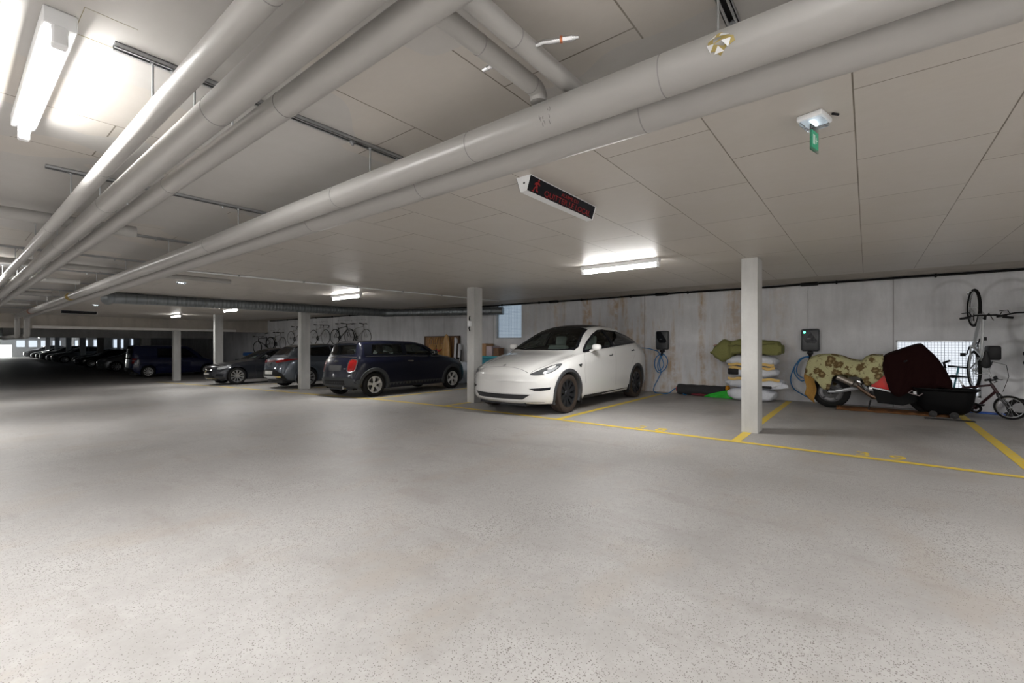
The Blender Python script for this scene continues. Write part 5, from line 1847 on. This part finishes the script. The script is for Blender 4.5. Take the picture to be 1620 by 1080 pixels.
tag(o, 'crumpled rust brown rug on the floor beneath the motorcycle', 'rug')

# ---- black tub on wheels
r = empty('black_tub', 'large black plastic tub standing in front of the maroon cover, on two small wheels', 'tub', (10.56, -1.04, 0), -.15)
b = MB()
def sq(a, rx, ry, z):
    g = lambda v: math.copysign(abs(v) ** .6, v)
    return (rx * g(math.cos(a)), ry * g(math.sin(a)), z)
sec = [(.14, .22, .06), (.20, .30, .12), (.235, .345, .25), (.25, .37, .44), (.285, .42, .475), (.285, .42, .49), (.255, .385, .485), (.235, .35, .40), (.19, .28, .14)]
b.grid([[sq(2 * PI * j / 40, *s_) for j in range(40)] for s_ in sec], True)
bmesh.ops.holes_fill(b.bm, edges=b.bm.edges, sides=50)
b.build('tub_shell', M('black_plastic_tub', (.003, .003, .0035), .6, spec=.15), r, ang=40)
for sx, yy in ((-.17, -.12), (-.17, .14), (.15, -.12), (.15, .14)):
    b = MB(); b.lathe([(.0001, -.018), (.045, -.018), (.055, -.012), (.055, .012), (.045, .018), (.0001, .018)], 20, 'X', (sx, yy, .055)); w = b.build('caster', RUB, r)
    b = MB(); b.lathe([(.0001, -.021), (.012, -.021), (.012, .021), (.0001, .021)], 12, 'X', (sx, yy, .055)); b.build('axle_cap', DISC, w)
b = MB(); b.tube([(-.30, .26, .40), (-.35, .30, .36), (-.32, .44, .40), (-.20, .40, .44)], .007, 6); b.build('pull_cord', M('frayed_cord', (.25, .2, .2), .9), r)
b = MB(); b.box((10.1, -1.35, .002), (10.22, -.75, .012), .002, 1)
tag(b.build('flat_strip', RUB), 'flat black strip lying on the floor before the black tub', 'strip')
r = empty('torn_paper', 'small bright white scrap caught on the edge of the maroon cover', 'paper scrap', (10.50, -.68, .40))
b = MB(); b.prism([(-.05, -.03), (.04, -.045), (.07, .0), (.045, .06), (.0, .02), (-.05, .015)], .004, lambda a, c, d: (d + .1 * a, -a, c)); b.build('scrap', M('white_scrap', (.85, .86, .88), .5), r, smooth=False)


# ================================================================== bicycles
def bike(name, label, fr, R=.335, base=1.02, tr=.018, saddle=True, spoke=20, scale_f=1.0, barw=.30, drop=False, group=None, tyre=TYRE, fork_m=None, fat=.014, fender=False, seatm=None):
    """bicycle with its wheels on local z = 0, front towards +X, origin midway between the wheels"""
    r = empty(name, label, 'bicycle', (0, 0, 0), 0, group)
    h = base / 2
    parts = []
    for x, nm in ((-h, 'rear_wheel'), (h, 'front_wheel')):
        b = MB(); b.ring((x, 0, R), R - tr, tr, 'Y', 44, 8); w = b.build(nm, tyre, r)
        b = MB(); b.ring((x, 0, R), R - tr * 2.1, .009, 'Y', 40, 6, .9); b.cyl((x, -.03, R), (x, .03, R), .016, 10); b.build('rim', ALU, w, weld=0)
        b = MB()
        for k in range(spoke):
            a = 2 * PI * k / spoke
            b.cyl((x, .012 * (-1) ** k, R), (x + (R - tr * 2.3) * math.cos(a), 0, R + (R - tr * 2.3) * math.sin(a)), .0018, 4)
        b.build('spokes', ALU, w, weld=0)['kind'] = 'stuff'
    bb = Vector((-h + .40 * scale_f, 0, R - .05)); st = Vector((bb.x - .16, 0, R + .42 * scale_f)); hd = Vector((h - .20, 0, R + .46 * scale_f)); hb = Vector((h - .155, 0, R + .33 * scale_f))
    b = MB()
    b.tube([bb, st], fat, 10); b.tube([st - Vector((0, 0, .05)), hd], fat, 10); b.tube([bb, hb], fat * 1.2, 10); b.tube([hd + Vector((-.01, 0, .02)), hb + Vector((.015, 0, -.03))], fat * 1.3, 10)
    for sg in (-1, 1):
        b.tube([bb + Vector((0, sg * .03, 0)), (-h, sg * .06, R)], fat * .6, 8); b.tube([st - Vector((0, 0, .04)), (-h, sg * .06, R)], fat * .55, 8)
    b.cyl(bb + Vector((0, -.035, 0)), bb + Vector((0, .035, 0)), fat * 1.6, 12)
    b.build('frame', fr, r, weld=0)
    b = MB()
    for sg in (-1, 1):
        b.tube([hb + Vector((.01, 0, -.02)), hb + Vector((.03, sg * .05, -.06)), (h, sg * .055, R)], fat * .8, 8)
    b.build('fork', fork_m or fr, r, weld=0)
    b = MB()
    top = hd + Vector((-.02, 0, .09 * scale_f))
    b.tube([hd, top, top + Vector((.06, 0, .02))], .013, 8)
    c = top + Vector((.06, 0, .02))
    if drop:
        for sg in (-1, 1):
            b.tube([c, c + Vector((0, sg * .2, 0)), c + Vector((.08, sg * .21, .0)), c + Vector((.10, sg * .21, -.06)), c + Vector((.05, sg * .21, -.12)), c + Vector((-.02, sg * .21, -.12))], .012, 8)
    else:
        b.tube([c + Vector((-.05, -barw, .02)), c + Vector((0, -barw * .4, .01)), c, c + Vector((0, barw * .4, .01)), c + Vector((-.05, barw, .02))], .013, 8)
        for sg in (-1, 1):
            b.tube([c + Vector((-.05, sg * barw, .02)), c + Vector((-.032, sg * (barw - .12), .017))], .019, 8)
            b.tube([c + Vector((-.01, sg * (barw - .15), .01)), c + Vector((.05, sg * (barw - .12), -.01)), c + Vector((.04, sg * (barw - .03), -.02))], .006, 6)
    b.build('handlebar', BLK, r, weld=0)
    b = MB(); sp_ = st + Vector((-.05, 0, .15 * scale_f)); b.tube([st, sp_], .012, 8); b.build('seat_post', ALU, r)
    b = MB(); b.tube([sp_ + Vector((-.12, 0, .02)), sp_ + Vector((-.07, 0, .035)), sp_ + Vector((.05, 0, .03)), sp_ + Vector((.15, 0, .02))], [.05, .07, .035, .018], 12); b.bm.verts.ensure_lookup_table()
    for v in b.bm.verts: v.co.z = sp_.z + .025 + (v.co.z - sp_.z - .025) * .4
    b.build('saddle', seatm or BLK, r)
    b = MB(); b.lathe([(.055, -.004), (.09, -.004), (.09, .004), (.055, .004)], 24, 'Y', (bb.x, -.045, bb.z), closed=True)
    for sg, a in ((-1, .6), (1, .6 + PI)):
        e = bb + Vector((.17 * scale_f * math.cos(a), sg * .06, .17 * scale_f * math.sin(a)))
        b.tube([bb + Vector((0, sg * .05, 0)), e], .010, 8); b.box(e + Vector((-.03, sg * .05 - .035, -.01)), e + Vector((.03, sg * .05 + .035, .01)), .004, 1)
    b.build('crankset', BLK, r, weld=0)
    b = MB()
    b.tube([(bb.x, -.045, bb.z + .09), (-h, -.045, R + .04)], .005, 5); b.tube([(bb.x, -.045, bb.z - .09), (-h, -.045, R - .04)], .005, 5)
    b.lathe([(.0001, -.05), (.04, -.05), (.05, -.03), (.0001, -.03)], 16, 'Y', (-h, 0, R))
    b.build('chain', GALV, r, weld=0)
    if fender:
        for x in (-h, h):
            b = MB(); b.tube(arc((x, R), R + .025, -.1 if x < 0 else .4, 2.4 if x < 0 else PI, 14, lambda a, c: (a, 0, c)), .022, 8); b.build('mudguard', BLK, r)
    return r


def hooks(r, pts):
    """wall hooks the bicycle hangs from"""
    for p in pts:
        p = Vector(p)
        b = MB(); b.box(p + Vector((WX - p.x - .010, -.01, -.03)), p + Vector((WX - p.x - .001, .01, .03))); b.tube([(WX - .01, p.y, p.z), (p.x + .05, p.y, p.z + .01), (p.x - .03, p.y, p.z - .01), (p.x - .05, p.y, p.z + .03)], .006, 6)
        o = tag(b.build('wall_hook', CHR, weld=0), 'metal hook on the right wall carrying a hung bicycle', 'hook', 'hooks of the hung bicycles')


def place(r, M4):
    r.matrix_world = M4


BF = M('black_bike_frame', (.02, .02, .022), .35)
GF_ = M('grey_bike_frame', (.34, .33, .31), .35, .3)
RY = lambda a: Matrix.Rotation(a, 4, 'Y')
RZ = lambda a: Matrix.Rotation(a, 4, 'Z')
RX = lambda a: Matrix.Rotation(a, 4, 'X')
grpB = 'bicycles hung along the right wall'
# side-on against the wall, front towards the viewer (-Y)
for (y, z, fm, kw, lab, dx) in (
    (18.62, 1.19, BF, dict(R=.36, base=1.10, fat=.018, barw=.30, tr=.02), 'black bicycle with straight handlebar hung highest on the right wall, above the small dark hatchback', .28),
    (17.55, 1.19, GF_, dict(R=.34, base=1.06, fat=.011, barw=.22, tr=.013), 'pale grey bicycle hung just right of the black one on the right wall', .12),
    (20.7, 1.19, GF_, dict(R=.36, base=1.04, fat=.011, drop=True, tr=.014), 'thin grey racing bicycle hung left of the black one on the right wall', .22),
    (23.0, 1.16, GF_, dict(R=.36, base=1.04, fat=.012, drop=True, tr=.014), 'thin bicycle partly hidden by the pillar, on the right wall', .22),
    (25.3, .92, GF_, dict(R=.34, base=1.04, fat=.012, barw=.24, tr=.014), 'thin pale bicycle low on the right wall at the far corner', .12)):
    kw = dict(kw); k_ = kw.pop('fork_m', None)
    r = bike('hung_bicycle', lab, fm, group=None, **kw)
    place(r, Matrix.Translation((WX - .06 - dx, y, z)) @ RZ(-PI / 2 + .05))
    hooks(r, [(WX - .06 - dx, y + .25, z + 1.10), (WX - .06 - dx, y - .25, z + 1.10)])
r = bike('hung_bicycle', 'black mountain bicycle with a white fork at the far corner of the right wall', BF, R=.35, base=1.08, fat=.02, barw=.33, tr=.026, fork_m=M('white_fork', (.7, .7, .7), .3))
place(r, Matrix.Translation((10.95, 26.0, .80)) @ RZ(-PI / 2 + PI + .25) @ RY(.22))
hooks(r, [(11.1, 25.6, 1.95)])

# two bicycles hung upright by the front wheel near the right edge
r = bike('hung_bicycle', 'silver grey bicycle hung upright by its front wheel beside the low window', M('silver_frame', (.50, .52, .53), .3, .3), R=.335, base=1.08, fat=.020, barw=.31, tr=.024, fender=False)
# front up: local +X -> +Z, local +Z (saddle side) -> -X, wheels against the wall
place(r, Matrix.Translation((WX - .01, -1.43, 1.33)) @ RY(-PI / 2) @ RX(.10))
b = MB()
for sg in (-1, 1): b.tube([(.30, sg * .05, .55), (.42, sg * .09, .70), (.30, sg * .12, .80)], .006, 6)
b.build('brake_cable', RUB, r, weld=0)
b = MB(); b.tube([(-.32, .07, .74), (-.32, -.07, .74), (-.60, -.07, .72), (-.60, .07, .72), (-.32, .07, .74)], .006, 6); b.tube([(-.60, -.06, .72), (-.54, -.07, .35)], .005, 6); b.tube([(-.60, .06, .72), (-.54, .07, .35)], .005, 6); b.build('luggage_rack', GALV, r, weld=0)
b = MB(); b.box((-.36, -.24, .50), (-.12, -.08, .72), .03, 2); b.build('saddle_bag', BLK, r)
hooks(r, [(11.17, -1.43, 2.16)])
r = bike('hung_bicycle', 'teal and lime bicycle hung upright at the right edge of the picture', M('teal_frame', (.04, .30, .36), .3), R=.335, base=1.08, fat=.026, barw=.36, tr=.024, seatm=BLK, fork_m=M('lime_fork', (.45, .55, .04), .35))
place(r, Matrix.Translation((WX - .02, -2.26, 1.36)) @ RZ(-.20) @ RY(-PI / 2) @ RX(-.08))
hooks(r, [(11.15, -2.17, 2.2)])

# child's bicycle leaning by the wall, blue scooter, spare tyre
r = bike('child_bicycle', "small child's bicycle with a dark red frame leaning against the right wall", M('dark_red_frame', (.035, .008, .010), .4), R=.20, base=.72, fat=.018, barw=.20, tr=.018, scale_f=.78, spoke=14, fork_m=BF)
place(r, Matrix.Translation((11.0, -1.52, .0)) @ RZ(-PI / 2 - .45) @ RX(.12))
b = MB(); b.tube([(.16, 0, .66), (.13, .0, .80), (.15, .0, .88)], .011, 8); b.tube([(.13, -.16, .93), (.15, 0, .885), (.13, .16, .93)], .012, 8); b.build('raised_bar', CHR, r, weld=0)
b = MB(); b.tube([(.13, .16, .93), (.30, .14, .88), (.34, .08, .70), (.28, .02, .45)], .004, 6); b.build('brake_cable', RUB, r)
r = empty('kick_scooter', 'blue kick scooter lying on its side between the tub and the small bicycle', 'scooter', (11.05, -1.40, 0), -.25)
BLS = M('blue_scooter_metal', (.015, .08, .38), .3)
b = MB(); b.box((-.05, -.42, .05), (.06, .10, .085), .012, 2); b.build('deck', BLS, r)
b = MB(); b.tube([(0, .10, .07), (.02, .20, .10), (.05, .26, .16)], .018, 8); b.tube([(.05, .26, .16), (.12, .16, .82)], .014, 8); b.build('steering_tube', M('teal_tube', (.03, .25, .32), .35), r, weld=0)
b = MB(); b.tube([(.12, .02, .82), (.12, .30, .84)], .015, 8); b.build('handlebar', BLK, r)
for y in (-.44, .24):
    b = MB(); b.ring((0, y, .055), .038, .017, 'X', 20, 8); b.lathe([(.0001, -.012), (.03, -.012), (.03, .012), (.0001, .012)], 14, 'X', (0, y, .055)); b.build('wheel', RUB, r, weld=0)
b = MB(); b.ring((11.28, -2.02, .16), .12, .038, 'X', 30, 10)
o = b.build('spare_tyre', TYRE); tag(o, 'small black tyre standing at the foot of the wall at the right edge', 'tyre')
r = empty('hiking_pole', 'thin dark pole leaning at the window behind the maroon cover', 'pole', (11.15, -1.14, 0))
b = MB(); b.tube([(0, -.10, .0), (.1, .04, .86)], .010, 8); b.build('shaft', GALV, r)
b = MB(); b.tube([(.095, .03, .80), (.11, .05, .90), (.07, -.03, .94)], .018, 8); b.build('grip', BLK, r)
b = MB(); b.cyl((.045, -.04, .42), (.05, -.035, .45), .03, 12); b.build('basket', BLK, r)
r = empty('water_bottle', 'small dark bottle standing below the low window', 'bottle', (11.38, -1.33, 0))
b = MB(); b.lathe([(.0001, 0), (.035, 0), (.037, .02), (.037, .17), (.02, .21), (.017, .22), (.0001, .22)], 20); b.build('bottle_body', M('dark_green_bottle', (.02, .05, .03), .3), r)
b = MB(); b.lathe([(.0001, .222), (.02, .222), (.02, .25), (.0001, .25)], 16); b.build('cap', BLK, r)


# ================================================================== things behind the small hatchback
WOOD = M('golden_wood', (.50, .27, .07), .35, 0, .5, .12, 12)
WOODD = M('dark_wood', (.10, .055, .03), .6, scale=12)
BAM = M('bamboo_slat', (.36, .19, .08), .5, scale=14, var=.12)
Fz = lambda y: fl(y)
r = empty('slatted_panel', 'upright brown slatted wooden panel with a dark frame against the right wall', 'panel', (11.43, 12.36, Fz(12.4)))
b = MB()
for (a, c) in ((-.94, -.90), (.90, .94)): b.box((-.03, a, 0), (.03, c, 1.68))
b.box((-.03, -.94, 1.64), (.03, .94, 1.68)); b.box((-.03, -.94, 0), (.03, .94, .04)); b.build('panel_frame', WOODD, r, smooth=False, weld=0)
b = MB()
for k in range(22): b.box((-.015, -.89 + k * .0815, .04), (.005, -.89 + k * .0815 + .055, 1.64))
b.build('slats', BAM, r, smooth=False, weld=0)


def sledge(y, x, label, h=1.62, lean=0):
    r = empty('wooden_sledge', label, 'sledge', (x, y, Fz(y)), 0)
    for sg in (-1, 1):
        b = MB()
        pts = [(-.02, sg * .16, .01), (-.02, sg * .16, h - .2), (-.03, sg * .155, h - .08), (-.08, sg * .15, h), (-.15, sg * .15, h - .01), (-.20, sg * .15, h - .09), (-.20, sg * .15, h - .2)]
        b.tube(pts, .014, 8); b.build('runner', WOOD, r)
    b = MB()
    for k in range(5): b.box((-.17, -.15 + k * .068, .30), (-.15, -.15 + k * .068 + .04, h - .25))
    b.build('seat_slats', WOOD, r, smooth=False, weld=0)
    b = MB()
    for z in (.38, .85, 1.3): b.box((-.16, -.17, z), (-.01, .17, z + .03))
    b.build('cross_bars', WOODD, r, smooth=False, weld=0)
    b = MB(); b.tube([(-.21, -.13, 1.18), (-.24, 0, 1.12), (-.21, .13, 1.18)], .02, 8); b.build('red_strap', M('red_fabric', (.45, .03, .03), .8), r)
    return r


sledge(12.62, 11.38, 'left one of the two wooden sledges standing on end before the slatted panel')
sledge(12.22, 11.38, 'right one of the two wooden sledges, beside the golden toboggan')
r = empty('toboggan', 'tall golden moulded toboggan standing on end right of the sledges', 'toboggan', (11.27, 11.88, Fz(11.9)))
b = MB()
rows = []
for i in range(31):
    u = i / 30; z = .01 + 1.72 * u
    w = .20 * (math.sin(PI * min(1, (u * .93 + .07))) ** .45)
    dpt = .07 * math.sin(PI * u) ** .4
    row = []
    for j in range(20):
        a = 2 * PI * j / 20
        row.append((-dpt * math.cos(a) - .05 + (.015 * math.cos(3 * a)), w * math.sin(a), z))
    rows.append(row)
b.grid(rows, True); bmesh.ops.holes_fill(b.bm, edges=b.bm.edges, sides=30); b.build('shell', WOOD, r)
b = MB(); b.tube([(-.135, .05, .3), (-.14, .06, 1.0), (-.135, .05, 1.5)], .012, 8); b.build('shell_rib', M('pale_gold', (.65, .42, .14), .3), r)
SK = M('pale_grey_board', (.60, .60, .62), .35)
for (y, lab, hh) in ((11.50, 'left one of two pale grey skis standing against the wall by the pillar', 1.58), (11.30, 'right, shorter one of two pale grey skis standing by the pillar', 1.35)):
    r = empty('ski', lab, 'ski', (11.33, y, Fz(y)))
    b = MB()
    pts = [(-.10 + .09 * k / 12, 0, .01 + (hh - .1) * k / 12) for k in range(13)] + [(-.03, 0, hh - .03), (-.07, 0, hh)]
    b.tube(pts, [.06] * 13 + [.055, .02], 12)
    for v in b.bm.verts: v.co.x = v.co.x
    b.build('ski_blade', SK, r)
    b = MB(); b.tube([(-.10, -.066, .1), (-.02, -.066, hh - .2)], .014, 6); b.tube([(-.10, .066, .1), (-.02, .066, hh - .2)], .014, 6); b.build('black_edge', BLK, r, weld=0)
    b = MB(); b.box((-.16, -.04, .62), (-.07, .04, .88), .015, 2); b.build('binding', BLK, r)
r = empty('round_cushion', 'round blue cushion leaning before the slatted panel', 'cushion', (11.25, 13.16, Fz(13.2) + .925))
b = MB(); b.blob((0, 0, .22), (.06, .20, .22), 22, 12, 1); b.build('cushion_cover', M('blue_fabric', (.02, .06, .35), .8), r)
r = empty('storage_tub', 'cream storage tub stacked before the slatted panel', 'tub', (10.92, 12.72, Fz(12.7)))
b = MB(); b.box((-.2, -.22, 0), (.2, .22, 1.10), .03, 2); b.build('tub_body', M('cream_plastic', (.60, .55, .42), .5), r)
b = MB(); b.box((-.21, -.23, 1.10), (.21, .23, 1.15), .015, 2); b.build('lid', M('pale_cream', (.75, .72, .6), .5), r)
r = empty('grey_crate', 'grey crate under the round blue cushion', 'crate', (11.2, 13.22, Fz(13.2)))
b = MB(); b.box((-.2, -.24, 0), (.2, .13, .92), .02, 2); b.build('crate_body', M('grey_crate', (.2, .2, .21), .6), r)
# clear bag of things on the floor by the pillar
b = MB(); b.blob((0, 0, 0), (.26, .34, .38), 30, 18, .8, .22, 5, 3)
o = b.build('plastic_bag', M('clear_film', (.62, .66, .74), .25)); o.location = (11.05, 10.93, Fz(10.9) + .36)
tag(o, 'bulging pale plastic bag on the floor between the pillar and the small hatchback', 'bag')

# boxes on a turquoise chest under the high window
r = empty('storage_chest', 'turquoise storage chest against the wall behind the white car bonnet', 'chest', (11.2, 9.85, Fz(9.85)))
b = MB(); b.box((-.28, -.62, .0), (.28, .62, .86), .03, 2); b.build('chest_body', M('turquoise_plastic', (.02, .22, .30), .45), r)
b = MB(); b.box((-.29, -.63, .86), (.29, .63, .92), .015, 2); b.build('chest_lid', M('turquoise_lid', (.06, .38, .46), .4), r)
CARD = M('cardboard', (.46, .27, .14), .8, scale=9)


def carton(name, c, sz, mat, label, cat='box', tape=True):
    r = empty(name, label, cat, c)
    b = MB(); b.box((-sz[0], -sz[1], 0), (sz[0], sz[1], sz[2]), .008, 1); b.build('box_body', mat, r)
    if tape:
        b = MB(); b.box((-sz[0] - .001, -.03, sz[2] * .0), (sz[0] + .001, .03, sz[2] + .001)); b.build('tape', M('brown_tape', (.35, .2, .1), .4), r, smooth=False)
        b = MB(); b.box((-sz[0] - .01, -sz[1], sz[2] - .01), (-sz[0] + .12, sz[1], sz[2] + .006)); b.build('flap', mat, r, smooth=False)
    return r


zc = Fz(9.85) + .921
carton('cardboard_box', (11.22, 10.08, zc), (.2, .26, .40), CARD, 'brown cardboard box on the turquoise chest, beside the pillar')
o = carton('wrapped_box', (11.22, 9.68, zc), (.2, .12, .32), M('pinkish_wrap', (.52, .42, .44), .35), 'pinkish film wrapped box in the middle on the turquoise chest', tape=False)
carton('basket', (11.2, 9.42, zc), (.14, .11, .26), M('brown_wicker', (.22, .12, .07), .9), 'small brown basket at the right end of the turquoise chest', 'basket', False)

# far corner: bin with blue lid, covered scooter
r = empty('wheeled_bin', 'pale bin with a blue lid standing in the far corner', 'bin', (10.35, 26.3, Fz(26.3)))
b = MB(); b.prism([(-.26, .08), (.26, .08), (.31, 1.15), (-.31, 1.15)], .5, lambda a, c, d: (d - .25, a, c)); b.build('bin_body', M('pale_bin', (.55, .57, .58), .5), r, smooth=False)
b = MB(); b.box((-.3, -.34, 1.15), (.3, .34, 1.34), .06, 3); b.build('bin_lid', M('blue_lid', (.02, .10, .32), .4), r)
for yy in (-.2, .2):
    b = MB(); b.lathe([(.0001, -.03), (.09, -.03), (.09, .03), (.0001, .03)], 18, 'Y', (.2, yy, .09)); b.build('wheel', RUB, r)
r = empty('covered_cart', 'low grey rounded cart with a black lid beyond the dark saloon', 'cart', (9.35, 24.9, Fz(24.9)), .1)
b = MB(); b.blob((0, 0, .40), (.42, .55, .40), 26, 14, .55); b.build('cart_body', M('grey_cart', (.28, .29, .30), .5), r)
b = MB(); b.blob((0, 0, .84), (.36, .46, .10), 22, 10, .5); b.build('cart_lid', BLK, r)
r = empty('dark_crate', 'dark upright crate standing left of the pale bin in the far corner', 'crate', (9.75, 26.2, Fz(26.2)))
b = MB(); b.box((-.15, -.2, 0), (.15, .2, 1.0), .02, 2); b.build('crate_body', M('dark_crate', (.025, .03, .04), .6), r)
